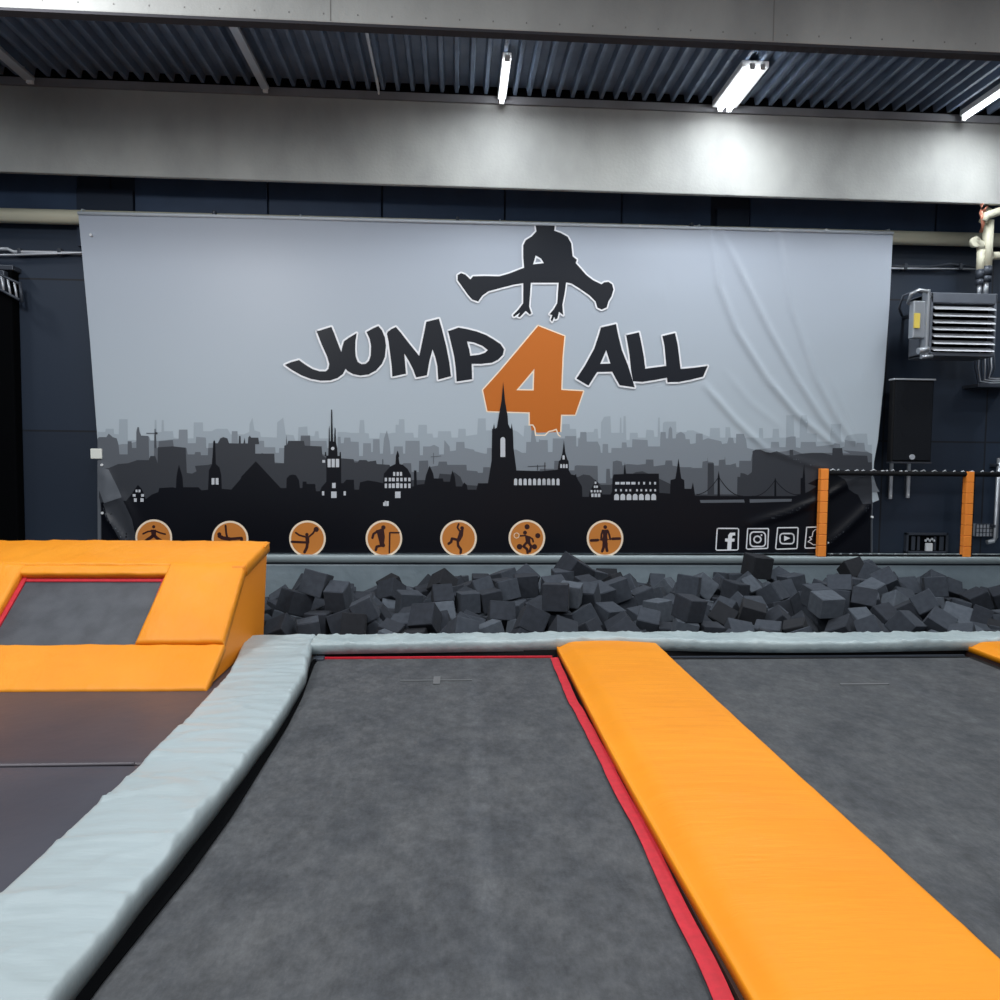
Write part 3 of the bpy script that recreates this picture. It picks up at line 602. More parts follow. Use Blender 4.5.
CUBES = [(-1.247,7.723,.434,.342,.571,.397,.632,.207,.214,.194),
(-1.357,7.265,.364,.042,-.138,-.769,-.622,.235,.235,.235),
(-1.221,7.503,.329,.987,.036,-.157,-.011,.215,.215,.215),
(.953,6.876,.305,.068,.066,.736,.671,.247,.253,.252),
(1.133,7.164,.275,.401,.408,-.535,-.622,.215,.215,.215),
(1.197,8.107,.272,.494,.54,-.48,-.483,.215,.215,.215),
(5.008,8.569,.256,.154,-.498,.269,.81,.215,.215,.215),
(-1.136,7.206,.246,.682,.081,-.693,-.222,.248,.201,.204),
(4.997,8.948,.245,.678,.254,.552,.413,.235,.235,.235),
(2.184,6.705,.228,.6,.592,-.301,-.446,.215,.215,.215),
(1.569,8.332,.228,.128,.332,-.934,-.024,.235,.235,.235),
(4.207,7.775,.227,.24,.804,.432,-.33,.228,.248,.215),
(5.331,9.336,.224,.45,.63,.482,-.41,.215,.215,.215),
(-.17,7.438,.222,.645,-.183,-.657,.345,.235,.235,.235),
(2.576,7.956,.222,.2,-.119,-.64,.733,.235,.235,.235),
(1.342,7.354,.22,.212,-.07,-.213,.951,.215,.215,.215),
(-1.191,7.808,.219,.443,-.561,-.139,-.686,.244,.221,.19),
(.785,8.021,.216,.522,.486,.468,.522,.211,.238,.251),
(5.005,8.229,.216,.807,-.405,.202,.379,.235,.235,.235),
(1.422,7.899,.212,.265,.699,-.405,.526,.215,.215,.215),
(3.762,7.427,.206,.082,-.995,-.05,-.01,.215,.215,.215),
(.566,8.379,.205,.13,-.318,.935,-.084,.235,.235,.235),
(1.068,7.835,.204,.102,-.627,-.76,-.138,.235,.235,.235),
(.566,7.786,.201,.587,.347,.529,.505,.215,.215,.215),
(5.302,9.069,.192,.835,-.037,.436,-.334,.218,.236,.213),
(.817,8.527,.191,.038,-.682,-.524,.509,.235,.235,.235),
(1.765,7.874,.19,.008,.987,.047,.157,.225,.223,.23),
(-1.55,7.206,.189,.229,.346,.736,.535,.253,.22,.239),
(1.791,8.164,.186,.072,.881,-.39,.257,.194,.215,.235),
(-1.436,7.515,.184,.788,-.186,-.072,.582,.235,.235,.235),
(.526,8.061,.174,.425,-.599,.405,.544,.215,.215,.215),
(4.241,7.362,.169,.808,-.129,.329,.471,.204,.234,.213),
(3.754,7.196,.167,.12,-.697,.048,-.705,.211,.233,.249),
(.291,8.022,.16,.281,.547,.785,-.081,.24,.225,.203),
(1.811,8.749,.158,.625,.336,-.301,.638,.197,.248,.245),
(-.85,7.007,.157,.686,.692,-.143,.17,.215,.215,.215),
(3.967,8.762,.155,.105,.223,.178,-.953,.215,.215,.215),
(5.646,8.307,.153,.092,.851,.516,-.022,.235,.235,.235),
(2.798,8.198,.151,.677,-.372,.104,-.626,.244,.238,.253),
(1.516,7.687,.15,.699,-.523,.404,-.274,.252,.247,.253),
(3.15,8.077,.148,.09,-.193,.717,-.663,.195,.198,.242),
(4.006,8.505,.145,.078,.665,.742,.041,.235,.235,.235),
(4.441,8.267,.145,.111,.55,.428,-.708,.246,.222,.25),
(-.147,8.527,.143,.372,-.841,-.016,.392,.235,.235,.235),
(1.462,8.923,.143,.675,-.732,.021,-.094,.235,.235,.235),
(-.129,7.697,.141,.703,-.22,-.298,-.607,.215,.215,.215),
(4.065,7.541,.133,.974,-.103,.051,-.194,.203,.233,.222),
(3.335,8.253,.13,.5,-.658,.06,-.559,.254,.194,.232),
(4.19,8.101,.13,.618,-.518,-.419,-.417,.208,.205,.238),
(4.922,7.381,.125,.068,-.627,-.572,-.524,.208,.218,.228),
(4.73,8.038,.125,.121,-.512,.039,-.85,.235,.235,.235),
(4.716,8.355,.124,.843,-.041,.035,-.535,.235,.235,.235),
(.37,7.675,.118,.017,.139,-.694,-.706,.22,.209,.23),
(-1.143,7.533,.113,.075,.583,-.161,.793,.247,.22,.214),
(2.023,8.495,.11,.58,.512,.101,-.626,.215,.215,.215),
(.141,7.636,.105,.78,-.009,-.032,-.625,.215,.215,.215),
(5.99,8.85,.104,.508,-.234,.799,-.221,.215,.215,.215),
(.835,7.165,.102,.523,.757,.248,.303,.254,.207,.214),
(.306,8.783,.102,.475,.535,-.458,-.528,.203,.21,.206),
(3.494,8.549,.101,.178,-.271,-.478,-.817,.235,.235,.235),
(3.545,8.962,.099,.715,.658,-.199,-.129,.215,.215,.215),
(3.603,8.115,.095,.335,-.165,.419,-.828,.253,.224,.233),
(3.811,8.317,.092,.12,.606,.231,.752,.215,.215,.215),
(-.274,6.869,.09,.116,.118,.899,.404,.235,.235,.235),
(.713,6.775,.089,.547,-.806,.123,.19,.235,.235,.235),
(5.171,8.399,.088,.817,.508,.246,-.122,.215,.215,.215),
(4.44,7.908,.088,.671,.077,.218,.704,.252,.198,.233),
(1.088,7.29,.085,.57,-.539,.477,-.396,.223,.194,.199),
(-.482,7.727,.08,.731,.126,-.663,.101,.235,.235,.235),
(3.787,7.669,.08,.074,-.058,.955,-.282,.235,.235,.235),
(-.72,8.312,.079,.409,-.856,.169,-.268,.235,.235,.235),
(5.385,8.863,.077,.486,-.614,.175,-.597,.249,.216,.245),
(3.45,9.228,.076,.001,-.515,-.855,.059,.194,.201,.193),
(5.434,8.535,.075,.629,.33,-.648,-.275,.235,.235,.235),
(-1.717,8.56,.075,.352,-.004,-.931,-.091,.196,.222,.24),
(-1.821,7.907,.074,.168,-.473,-.001,-.865,.215,.215,.215),
(2.07,7.361,.071,.59,-.348,-.633,-.361,.215,.215,.215),
(-.048,8.086,.07,.561,-.323,-.71,-.278,.236,.254,.234),
(2.685,8.401,.07,.465,-.229,.848,-.116,.2,.204,.238),
(3.049,8.376,.068,.034,.39,-.31,.866,.235,.235,.235),
(-1.764,8.841,.064,.652,-.547,-.485,-.201,.229,.219,.215),
(-.922,6.763,.061,.593,.42,-.54,-.425,.215,.215,.215),
(.12,7.898,.061,.027,.456,.864,.214,.19,.194,.248),
(3.109,7.447,.06,.689,.161,.151,-.69,.209,.2,.217),
(3.238,8.821,.06,.923,-.093,.319,-.192,.235,.235,.235),
(.981,6.921,.059,.511,-.507,.426,.548,.199,.241,.194),
(4.894,8.628,.057,.509,-.113,.837,.168,.242,.229,.211),
(2.08,8.029,.055,.451,.615,-.54,-.355,.235,.235,.235),
(2.983,7.2,.054,.192,-.05,-.775,.6,.235,.235,.235),
(4.446,7.6,.05,.262,.451,-.649,-.554,.235,.235,.235),
(.167,8.52,.042,.677,.407,.52,-.326,.235,.235,.235),
(.461,7.248,.041,.323,-.643,-.642,-.264,.215,.254,.249),
(1.527,7.189,.039,.248,-.72,-.087,-.642,.235,.235,.235),
(.065,6.483,.038,.26,.943,.177,-.106,.219,.238,.245),
(.047,9.112,.038,.373,-.571,-.459,-.57,.204,.199,.251),
(1.249,7.065,.036,.223,-.126,.958,-.129,.253,.209,.24),
(2.673,7.165,.034,.288,-.199,-.899,.262,.234,.221,.208),
(2.825,7.472,.033,.651,.574,.491,-.073,.215,.215,.215),
(1.072,8.16,.033,.555,.565,.453,-.409,.215,.215,.215),
(4.838,7.775,.032,.167,-.506,.674,.511,.245,.224,.2),
(-.105,7.325,.026,.234,.674,-.636,.295,.215,.215,.215),
(2.53,9.073,.025,.366,-.647,-.249,.62,.248,.237,.19),
(2.554,8.706,.023,.089,-.876,.295,.37,.251,.251,.249),
(-.782,9.019,.023,.229,.197,.072,-.951,.235,.235,.235),
(4.544,8.678,.023,.712,.109,-.524,-.455,.208,.229,.209),
(4.335,7.17,.022,.323,-.931,-.167,-.037,.216,.201,.247),
(-.418,7.161,.022,.97,.105,-.133,-.176,.234,.239,.2),
(1.003,8.815,.022,.201,.188,-.924,-.264,.198,.22,.199),
(-1.046,6.995,.021,.629,.522,.331,-.471,.235,.235,.235),
(.983,6.585,.02,.178,-.007,-.942,-.283,.215,.215,.215),
(-.002,8.817,.02,.311,-.259,-.087,.91,.235,.235,.235),
(-1.304,7.05,.019,.019,-.7,.048,.712,.215,.215,.215),
(5.104,8.076,.019,.544,-.265,.372,.704,.235,.235,.235),
(-.843,7.516,.019,.402,.812,.332,-.263,.215,.215,.215),
(6.033,9.075,.019,.739,.488,-.225,.408,.211,.213,.217),
(5.067,7.608,.019,.891,-.426,.115,-.11,.216,.198,.233),
(2.14,6.696,.016,.991,.042,.094,-.084,.215,.215,.215),
(.305,6.62,.011,.972,-.041,-.152,.175,.247,.208,.193),
(5.848,8.68,.011,.916,-.347,.159,-.12,.224,.215,.227),
(-.288,8.988,.008,.404,-.104,-.645,-.641,.235,.235,.235),
(-1.328,6.769,.005,.533,-.393,-.564,-.493,.225,.199,.21),
(3.12,7.826,.005,.354,-.109,-.528,-.764,.215,.215,.215),
(2.369,7.873,.005,.715,-.174,-.577,-.353,.201,.207,.2),
(-.751,7.244,.004,.229,-.66,.698,-.157,.215,.215,.215),
(3.731,8.536,.004,.501,-.133,.847,-.115,.235,.235,.235),
(4.426,6.928,.003,.086,-.824,.476,.294,.229,.23,.215),
(-.484,6.924,.001,.637,-.015,-.746,-.193,.215,.215,.215),
(.105,6.859,-.001,.212,.282,.21,.912,.219,.238,.206),
(4.77,6.961,-.002,.843,-.39,-.312,.199,.235,.235,.235),
(6.309,9.004,-.002,.558,-.238,.78,-.155,.215,.215,.215),
(3.988,6.786,-.004,.136,.344,.872,-.321,.203,.214,.2),
(2.029,8.308,-.004,.197,.602,.28,.721,.192,.209,.244),
(1.9,7.109,-.005,.243,-.958,.147,.05,.215,.215,.215),
(5.126,7.21,-.006,.371,-.863,.341,-.016,.249,.253,.241),
(1.564,6.547,-.007,.315,-.899,-.152,-.263,.235,.235,.235),
(-1.791,7.664,-.007,.107,-.393,-.913,-.006,.199,.245,.232),
(4.758,7.468,-.008,.29,.446,-.747,-.398,.235,.235,.235),
(-.494,8.384,-.01,.41,-.176,-.469,.762,.215,.215,.215),
(2.38,6.68,-.012,.491,-.465,.497,.544,.198,.21,.219),
(.64,7.58,-.012,.53,.331,-.685,.374,.249,.199,.203),
(-.922,8.543,-.013,.418,-.354,-.625,-.556,.215,.215,.215),
(2.527,8.182,-.016,.638,-.554,-.275,.458,.198,.219,.208),
(4.736,6.537,-.018,.259,-.503,-.303,-.767,.213,.205,.192),
(3.266,7.202,-.018,.123,.644,-.651,-.383,.215,.215,.215),
(-1.373,7.356,-.019,.709,-.454,.465,.275,.207,.209,.22),
(-1.976,7.455,-.019,.877,.075,.035,-.473,.235,.235,.235),
(-1.004,8.16,-.022,.408,.518,.51,.553,.235,.235,.235),
(-1.599,6.826,-.023,.508,-.517,-.659,.202,.235,.235,.235),
(-.227,7.827,-.023,.435,.518,.735,-.044,.215,.215,.215),
(4.075,7.161,-.025,.72,-.271,-.36,-.527,.243,.25,.23),
(1.857,7.947,-.025,.753,.101,-.12,-.64,.235,.235,.235),
(2.362,6.958,-.025,.776,.276,.053,-.564,.213,.196,.246),
(3.25,6.761,-.026,.849,-.077,-.173,.493,.221,.198,.224),
(-.344,8.72,-.027,.553,.51,.568,-.334,.215,.215,.215),
(-.598,6.727,-.028,.536,-.3,.572,.544,.229,.195,.211),
(2.366,8.507,-.028,.955,-.127,-.171,-.205,.235,.235,.235),
(.777,7.98,-.029,.681,-.731,-.026,-.037,.235,.235,.235),
(-.183,8.301,-.029,.385,-.194,.896,.103,.235,.235,.235),
(-.14,7.045,-.03,.915,.389,-.105,.01,.21,.246,.224),
(2.631,6.647,-.031,.608,.203,.753,.144,.235,.235,.235),
(6.734,8.611,-.033,.819,.244,.515,-.058,.235,.235,.235),
(-1.603,7.156,-.033,.768,.599,-.059,-.218,.252,.245,.253),
(3.139,6.464,-.034,.027,.681,-.692,.239,.215,.215,.215),
(-.632,8.652,-.035,.146,-.665,.1,.726,.235,.235,.235),
(3.782,7.387,-.036,.042,.059,-.659,-.749,.216,.249,.244),
(2.683,7.958,-.036,.639,-.416,-.579,-.287,.235,.235,.235),
(1.612,6.936,-.037,.734,-.142,.452,-.487,.235,.235,.235),
(1.268,6.784,-.04,.48,-.782,-.374,.135,.192,.248,.191),
(2.855,6.478,-.044,.783,-.14,-.6,-.086,.215,.229,.209),
(2.741,7.697,-.045,.293,-.525,.358,.715,.215,.215,.215),
(2.958,6.737,-.047,.038,-.86,-.501,-.091,.235,.235,.235),
(3.507,7.784,-.052,.458,-.444,-.684,-.352,.247,.254,.243),
(3.007,8.121,-.052,.449,.397,-.531,-.599,.235,.235,.235),
(-.578,6.445,-.054,.65,-.17,.074,-.737,.235,.235,.235),
(3.795,8.083,-.063,.81,-.256,.522,-.081,.215,.215,.215),
(2.48,6.388,-.066,.256,.228,.701,-.625,.215,.215,.215),
(3.815,6.964,-.067,.098,-.881,.355,-.296,.235,.235,.235),
(-.74,7.014,-.068,.243,.67,.653,.256,.191,.194,.243),
(-1.893,7.245,-.068,.573,.34,.671,-.324,.215,.215,.215),
(6.366,8.585,-.069,.36,-.374,-.552,-.653,.235,.235,.235),
(5.613,8.286,-.072,.413,.375,-.647,-.52,.244,.211,.211),
(.18,7.081,-.073,.095,.788,.547,-.267,.235,.235,.235),
(-2.021,7.859,-.073,.556,.364,-.742,-.087,.235,.235,.235),
(.632,6.967,-.074,.165,.974,.113,-.11,.235,.235,.235),
(3.36,7.462,-.076,.705,-.064,-.174,.684,.235,.235,.235),
(-.369,6.675,-.084,.497,-.332,.575,-.559,.215,.215,.215),
(1.945,7.576,-.084,.494,.104,-.081,.859,.235,.235,.235),
(2.3,9.535,-.088,.902,-.34,-.238,.121,.244,.248,.237),
(2.316,8.866,-.088,.2,.45,-.826,.274,.251,.253,.234),
(2.563,9.273,-.091,.651,-.268,-.681,.199,.207,.213,.2),
(3.504,7.192,-.093,.805,-.473,.27,.235,.235,.235,.235),
(2.327,9.212,-.094,.071,-0,-.924,.375,.215,.215,.215),
(5.022,6.932,-.096,.085,.615,.481,-.619,.235,.235,.235),
(.155,7.4,-.098,.773,-.373,-.461,.225,.212,.21,.214),
(-.04,6.706,-.1,.291,.891,-.162,-.309,.232,.209,.192),
(2.277,7.546,-.1,.422,.167,.064,-.889,.215,.215,.215),
(3.943,6.384,-.101,.056,-.698,-.06,-.711,.235,.235,.235),
(.409,7.481,-.102,.448,-.636,.418,.469,.215,.215,.215),
(-.713,8.109,-.103,.165,-.774,.079,-.606,.215,.215,.215),
(.623,6.692,-.111,.639,.543,-.236,.491,.235,.235,.235),
(4.137,6.966,-.113,.532,.076,.776,.33,.226,.204,.23),
(5.202,6.701,-.114,.926,-.092,-.009,.367,.235,.235,.235),
(.024,7.662,-.116,.559,-.439,-.58,-.398,.215,.215,.215),
(1.709,6.695,-.122,.525,.19,-.755,-.344,.218,.207,.199),
(.265,7.692,-.122,.549,-.421,-.57,-.443,.235,.235,.235),
(-.699,7.859,-.124,.052,-.649,-.759,.023,.23,.203,.192),
(2.119,7.055,-.127,.588,-.405,.54,.446,.235,.235,.235),
(2.84,7.034,-.13,.5,-.074,.76,-.409,.215,.215,.215),
(-.31,6.401,-.132,.2,-.024,.461,.864,.215,.215,.215),
(1.659,6.351,-.135,.318,.492,.286,.758,.235,.235,.235),
(-.663,7.613,-.135,.531,-.596,.521,-.303,.215,.215,.215),
(5.95,8.323,-.136,.574,.078,.774,-.256,.215,.215,.215),
(6.802,8.987,-.136,.37,-.631,.195,.654,.242,.255,.227),
(-.96,6.446,-.138,.641,.203,.729,-.128,.233,.235,.235),
(2.089,7.325,-.143,.592,.558,.397,.426,.215,.215,.215),
(.892,6.692,-.144,.747,-.328,-.303,-.492,.215,.215,.215),
(6.513,9.172,-.146,.195,-.582,-.139,-.777,.215,.215,.215),
(.344,6.84,-.153,.651,-.068,-.642,-.398,.217,.244,.233),
(.134,8.092,-.158,.475,.301,.477,.676,.235,.235,.235),
(2.022,6.761,-.167,.619,.166,.758,-.123,.198,.224,.254),
(1.818,7.289,-.167,.136,-.704,-.668,-.199,.215,.215,.215),
(4.609,6.756,-.17,.359,.61,-.606,-.362,.246,.24,.226),
(6.066,8.07,-.172,.198,-.481,.369,.77,.215,.215,.215),
(3.625,6.831,-.175,.302,-.571,-.3,-.702,.215,.215,.215),
(6.103,8.574,-.175,.063,-.688,.014,.722,.235,.235,.235),
(-.928,6.772,-.184,.72,-.082,-.678,.123,.25,.221,.255),
(6.163,8.849,-.185,.526,-.408,.625,.408,.235,.235,.235),
(1.416,7.055,-.185,.493,-.337,.641,.483,.19,.235,.214),
(5.412,7.289,-.186,.077,-.137,-.981,-.113,.224,.216,.23),
(-1.59,6.646,-.189,.172,-.624,-.165,.745,.235,.235,.235),
(6.193,7.848,-.19,.403,-.012,.12,.907,.226,.206,.197),
(3.898,6.663,-.192,.054,.108,-.924,.364,.235,.235,.235),
(1.756,7.008,-.199,.062,-.451,.433,-.778,.215,.215,.215),
(-1.251,7.03,-.206,.504,.485,.494,-.516,.235,.235,.235),
(-2.214,8.888,-.209,.711,-.665,-.172,.149,.235,.235,.235),
(5.616,7.095,-.214,.36,-.017,-.01,.933,.215,.215,.215),
(6.821,8.691,-.218,.271,.442,-.569,.639,.195,.217,.222),
(5.86,7.557,-.222,.12,-.938,.325,.019,.215,.215,.215),
(5.722,7.353,-.222,.629,-.705,.28,-.169,.202,.226,.208),
(6.299,8.248,-.237,.042,-.647,.051,.759,.235,.235,.235),
(6.537,8.716,-.239,.489,-.131,-.029,.862,.238,.21,.19),
(-1.129,9.457,-.249,.391,.124,.08,-.909,.235,.235,.235),
(6.56,8.439,-.263,.996,-.068,-.047,-.039,.215,.215,.215),
(1.152,7.555,.16,.152,-.832,-.528,.075,.235,.235,.235),
(5.115,8.815,.081,.34,-.495,-.741,-.3,.235,.235,.235),
(-1.246,8.174,.071,.302,.602,.416,.611,.228,.195,.249),
(.737,8.683,.054,.672,.12,.568,.459,.19,.251,.218),
(2.088,8.731,.043,.559,.51,.254,-.602,.215,.215,.215),
(5.067,9.157,.037,.511,.157,-.358,-.766,.254,.216,.226),
(-1.025,7.272,.028,.837,-.545,-.033,-.051,.215,.215,.215),
(1.146,8.457,.027,.297,.718,-.116,.618,.214,.238,.223),
(-1.606,8.323,.027,.594,-.404,.413,-.56,.225,.242,.244),
(1.394,7.431,.026,.887,.223,-.024,-.404,.215,.215,.215),
(1.409,8.04,.012,.866,.035,.158,-.473,.247,.253,.216),
(1.872,8.997,.008,.029,-.683,-.25,-.686,.215,.215,.215),
(.839,8.246,-0,.393,.605,-.481,-.498,.235,.235,.235),
(1.934,9.376,-0,.245,-.264,.931,-.061,.215,.215,.215),
(1.446,8.471,-.004,.023,.895,.434,-.096,.235,.235,.235),
(5.314,9.33,-.007,.518,.364,-.722,.278,.215,.215,.215),
(.304,8.243,-.008,.444,.219,-.253,.831,.235,.235,.235),
(-1.43,8.703,-.008,.528,.487,.684,.126,.215,.215,.215),
(-1.905,8.182,-.009,.078,-.983,.127,.107,.215,.215,.215),
(1.166,7.889,-.014,.478,-.345,-.664,.461,.215,.215,.215),
(-2.369,7.63,-.014,.717,.564,-.237,-.332,.253,.212,.255),
(4.268,8.672,-.017,.053,-.638,-.082,-.764,.238,.21,.238),
(1.26,8.648,-.023,.168,.455,-.874,.027,.203,.251,.255),
(.728,8.916,-.024,.24,-.584,-.729,-.265,.235,.235,.235),
(-1.215,7.866,-.026,.652,-.088,.574,.488,.215,.215,.215),
(.862,7.47,-.028,.098,.239,.604,.754,.215,.215,.215),
(3.792,7.863,-.032,.739,.147,-.435,-.492,.193,.236,.205),
(1.795,8.542,-.035,.098,.97,-.224,-.001,.247,.242,.238),
(-1.483,7.806,-.035,.67,.201,.358,-.619,.215,.215,.215),
(2.866,8.599,-.039,.2,.518,.284,-.782,.243,.253,.209),
(.554,8.307,-.04,.22,.775,.117,-.581,.235,.235,.235),
(1.293,9.206,-.04,.536,.33,-.009,-.777,.195,.24,.24),
(-1.829,6.967,-.041,.508,-.787,.246,-.249,.215,.215,.215),
(4.296,8.401,-.043,.023,-.092,.172,-.98,.235,.235,.235),
(4.082,8.889,-.045,.211,.716,.285,-.601,.235,.235,.235),
(1.704,8.231,-.053,.168,.72,-.283,.611,.203,.209,.25),
(1.549,7.849,-.055,.146,-.953,-.265,-.024,.235,.235,.235),
(-1.313,8.352,-.059,.564,-.341,.387,.645,.215,.215,.215),
(1.218,8.944,-.06,.604,.448,-.507,.422,.215,.215,.215),
(-1.803,9.129,-.06,.091,-.298,.659,-.684,.215,.215,.215),
(.542,7.807,-.061,.261,-.052,.678,-.685,.215,.221,.193),
(6.001,9.31,-.063,.411,-.528,.575,.471,.235,.235,.235),
(4.06,7.82,-.064,.556,.743,.151,-.341,.235,.235,.235),
(2.08,9.137,-.064,.23,-.015,-.839,-.493,.215,.226,.218),
(4.104,8.102,-.065,.158,-.186,-.97,-.012,.215,.215,.215),
(2.752,9.011,-.067,.648,.015,-.082,-.757,.235,.235,.235),
(1.585,9.125,-.067,.361,-.702,-.569,-.23,.235,.254,.225),
(.42,7.981,-.069,.584,.146,-.786,.142,.215,.215,.215),
(1.121,7.591,-.073,.598,-.005,.787,.152,.235,.235,.235),
(-1.621,8.081,-.077,.127,.069,-.981,-.132,.235,.235,.235),
(1.228,6.305,-.083,.688,-.68,.134,-.216,.244,.212,.198),
(3.388,8.693,-.083,.304,-.834,-.449,.101,.235,.235,.235),
(3.819,8.804,-.09,.581,-.489,.436,-.483,.247,.218,.2),
(4.037,7.458,-.09,.594,-.466,-.582,-.304,.251,.193,.246),
(4.008,8.558,-.09,.112,.006,.682,-.722,.21,.225,.233),
(-1.592,8.912,-.091,.536,.038,.143,.831,.213,.211,.216),
(5.195,8.992,-.094,.311,.24,-.389,.833,.215,.215,.215),
(.478,8.879,-.097,.454,-.339,-.586,-.58,.245,.222,.216),
(1.417,8.846,-.098,.773,.021,.066,.631,.215,.215,.215),
(5.366,8.31,-.098,.017,-.059,-.067,.996,.215,.215,.215),
(3.017,8.802,-.098,.331,.173,-.512,-.774,.244,.199,.253),
(1.651,8.839,-.099,.091,.04,.581,.808,.215,.215,.215),
(5.171,8.658,-.1,.198,.775,-.149,-.581,.235,.235,.235),
(-1.355,8.968,-.1,.133,-.192,.427,-.874,.249,.237,.235),
(1.651,7.548,-.101,.347,-.404,-.728,.431,.215,.215,.215),
(-1.568,7.549,-.101,.558,-.409,-.722,.021,.215,.215,.215),
(4.333,7.403,-.104,.75,.27,-.181,.577,.224,.191,.237),
(5.477,8.7,-.105,.237,.658,-.705,.121,.215,.215,.215),
(3.767,9.116,-.105,.867,-.142,-.148,.454,.25,.227,.21),
(-.242,9.339,-.107,.806,-.358,-.172,.439,.235,.235,.235),
(2.689,7.347,-.107,.626,.059,-.523,-.575,.235,.235,.235),
(4.686,8.325,-.108,.713,.678,-.087,-.155,.235,.235,.235),
(4.854,9.187,-.112,.721,-.016,.489,-.491,.235,.235,.235),
(-1.07,7.599,-.113,.037,.888,.43,.156,.235,.235,.235),
(5.299,7.615,-.113,.084,-.582,.809,.027,.215,.215,.215),
(3.283,8.001,-.113,.43,-.273,-.55,.662,.235,.235,.235),
(4.866,7.186,-.113,.084,-.762,-.466,.442,.215,.215,.215),
(3.596,8.913,-.116,.091,-.158,-.667,.722,.203,.227,.198),
(.555,9.159,-.117,.028,.046,-.629,.776,.237,.239,.204),
(4.994,8.344,-.119,.596,-.361,-.674,-.245,.215,.215,.215),
(3.188,8.423,-.121,.549,.135,.294,.771,.232,.215,.212),
(1.126,9.384,-.121,.177,-.756,.256,.575,.235,.235,.235)]
# ================================================================== FOAM CUBES (positions from a settled pile)
from mathutils import Quaternion
rf = random.Random(3)
def cube_mesh(d, mname):
    bm = bmesh.new(); add_box(bm, (-d[0]/2, -d[1]/2, -d[2]/2), (d[0]/2, d[1]/2, d[2]/2), .007, 0, 1)
    for v in bm.verts: v.co += Vector([rf.uniform(-.003, .003) for _ in range(3)])
    me = bpy.data.meshes.new('foam_cube'); bm.to_mesh(me); bm.free(); me.materials.append(MATS[mname]); return me
MORE = [(c[0]+4.6,)+tuple(c[1:]) for c in CUBES if c[2] > -.16 and c[0]+4.6 > 4.95+.8*(c[1]-6.3)+1.0 and c[0]+4.6 < 9.2]   # the pile carries on past the frame
for c in CUBES+MORE:
    x, y, z = c[:3]
    if x < -1.62 and y < 6.95: continue
    if x < .15 and y > 7.3 and z > .16: continue
    d = c[7:]
    mname = rf.choices(('foam_a', 'foam_b', 'foam_c', 'foam_d'), (.5, .3, .12, .08))[0]
    o = bpy.data.objects.new('foam_cube', cube_mesh(d, mname)); COL.objects.link(o)
    o.location = (x, y, z); o.rotation_mode = 'QUATERNION'; o.rotation_quaternion = Quaternion(c[3:7])
    row = 'lying in the front of the pit just behind the grey curb' if y < 7.1 else 'lying in the middle of the pit' if y < 8.3 else 'lying at the back of the pit below the banner'
    tag(o, 'dark foam cube '+row, 'foam cube', 'foam cubes in the pit, '+('front' if y < 7.1 else 'middle' if y < 8.3 else 'back'))
def extra(px, py, Y, s, mname, rot, label):
    o = bpy.data.objects.new('foam_cube', cube_mesh((s, s, s), mname)); COL.objects.link(o)
    o.location = aty(px, py, Y); o.rotation_euler = rot; tag(o, label, 'foam cube', 'foam cubes standing proud of the pile')
extra(757, 566, 8.7, .26, 'foam_d', (.12, .10, .18), 'near-black foam cube standing upright on the pile, under the camera mark of the banner')
extra(573, 572, 8.2, .30, 'foam_b', (.3, .5, .5), 'large dark foam cube topping the pile, left of the last orange disc')
# ================================================================== THE BANNER (art measured on its plane, laid on the folded cloth)
BY = 9.42
def B2(px, py): v = aty(px, py, BY); return (v.x, v.z)
def crop(x0, y0, s, pts): return [(x0+a/s, y0+b/s) for a, b in pts]
RID = []          # folds: polyline (px), width px, height m
def fold(pts, w, h, x0=600, y0=210, s=3.3333): RID.append(([B2(*p) for p in crop(x0, y0, s, pts)], w*.0128, h))
fold([(370,60),(395,250),(455,400),(555,560),(655,680),(775,780)], 3.0, .030)
fold([(405,75),(475,220),(565,400),(655,560),(745,700),(805,775)], 3.0, .028)
fold([(590,70),(640,330),(720,560),(790,690),(845,775)], 3.0, .026)
fold([(350,585),(450,700),(560,805)], 3.0, .022)
fold([(420,540),(500,640),(600,720)], 3.4, .006)
fold([(175,120),(220,330)], 3.4, .006)
fold([(770,560),(860,765)], 2.6, .008)
fold([(870,540),(868,580)], 2.4, .007)
fold([(560,800),(690,845),(770,865)], 3, .014)
fold([(40,515),(190,470),(330,410),(440,342)], 4, .022, 740, 390, 3.846)       # dark lower right
fold([(330,600),(440,500),(500,440)], 5, .03, 740, 390, 3.846)
fold([(190,330),(230,420),(200,600)], 5, .02, 80, 430, 8.333)
fold([(200,600),(350,560)], 3, .014, 80, 430, 8.333)
fold([(210,690),(330,860),(380,930)], 3, .03, 80, 430, 8.333)
fold([(350,560),(420,700),(480,900)], 5, .014, 80, 430, 8.333)
def seg(p, a, b):
    dx, dz = b[0]-a[0], b[1]-a[1]; L = dx*dx+dz*dz or 1e-9
    t = max(0, min(1, ((p[0]-a[0])*dx+(p[1]-a[1])*dz)/L)); return math.hypot(p[0]-a[0]-t*dx, p[1]-a[1]-t*dz), t
def disp(x, z):
    d = .010*noise.noise((x*.55, z*.35, 1))+.002*noise.noise((x*1.6, z*1.2, 4))
    for pl, w, h in RID:
        best = 9; n = len(pl)-1; tt = 0
        for i in range(n):
            q, t = seg((x, z), pl[i], pl[i+1])
            if q < best: best, tt = q, (i+t)/n
        if best < 4*w: d += h*math.exp(-(best/w)**2)*(.35+.65*min(1, 4*min(tt+.05, 1.05-tt)))
    return d
XLINES = [-4.8+.3*i for i in range(27)]; XL2 = []
x = -4.7
while x < 5.8:
    XL2.append(x); x += .03 if (x > 2.6 or x < -3.7) else .3
ZL = [.36+.035*i for i in range(126)]
bmB = bmesh.new()
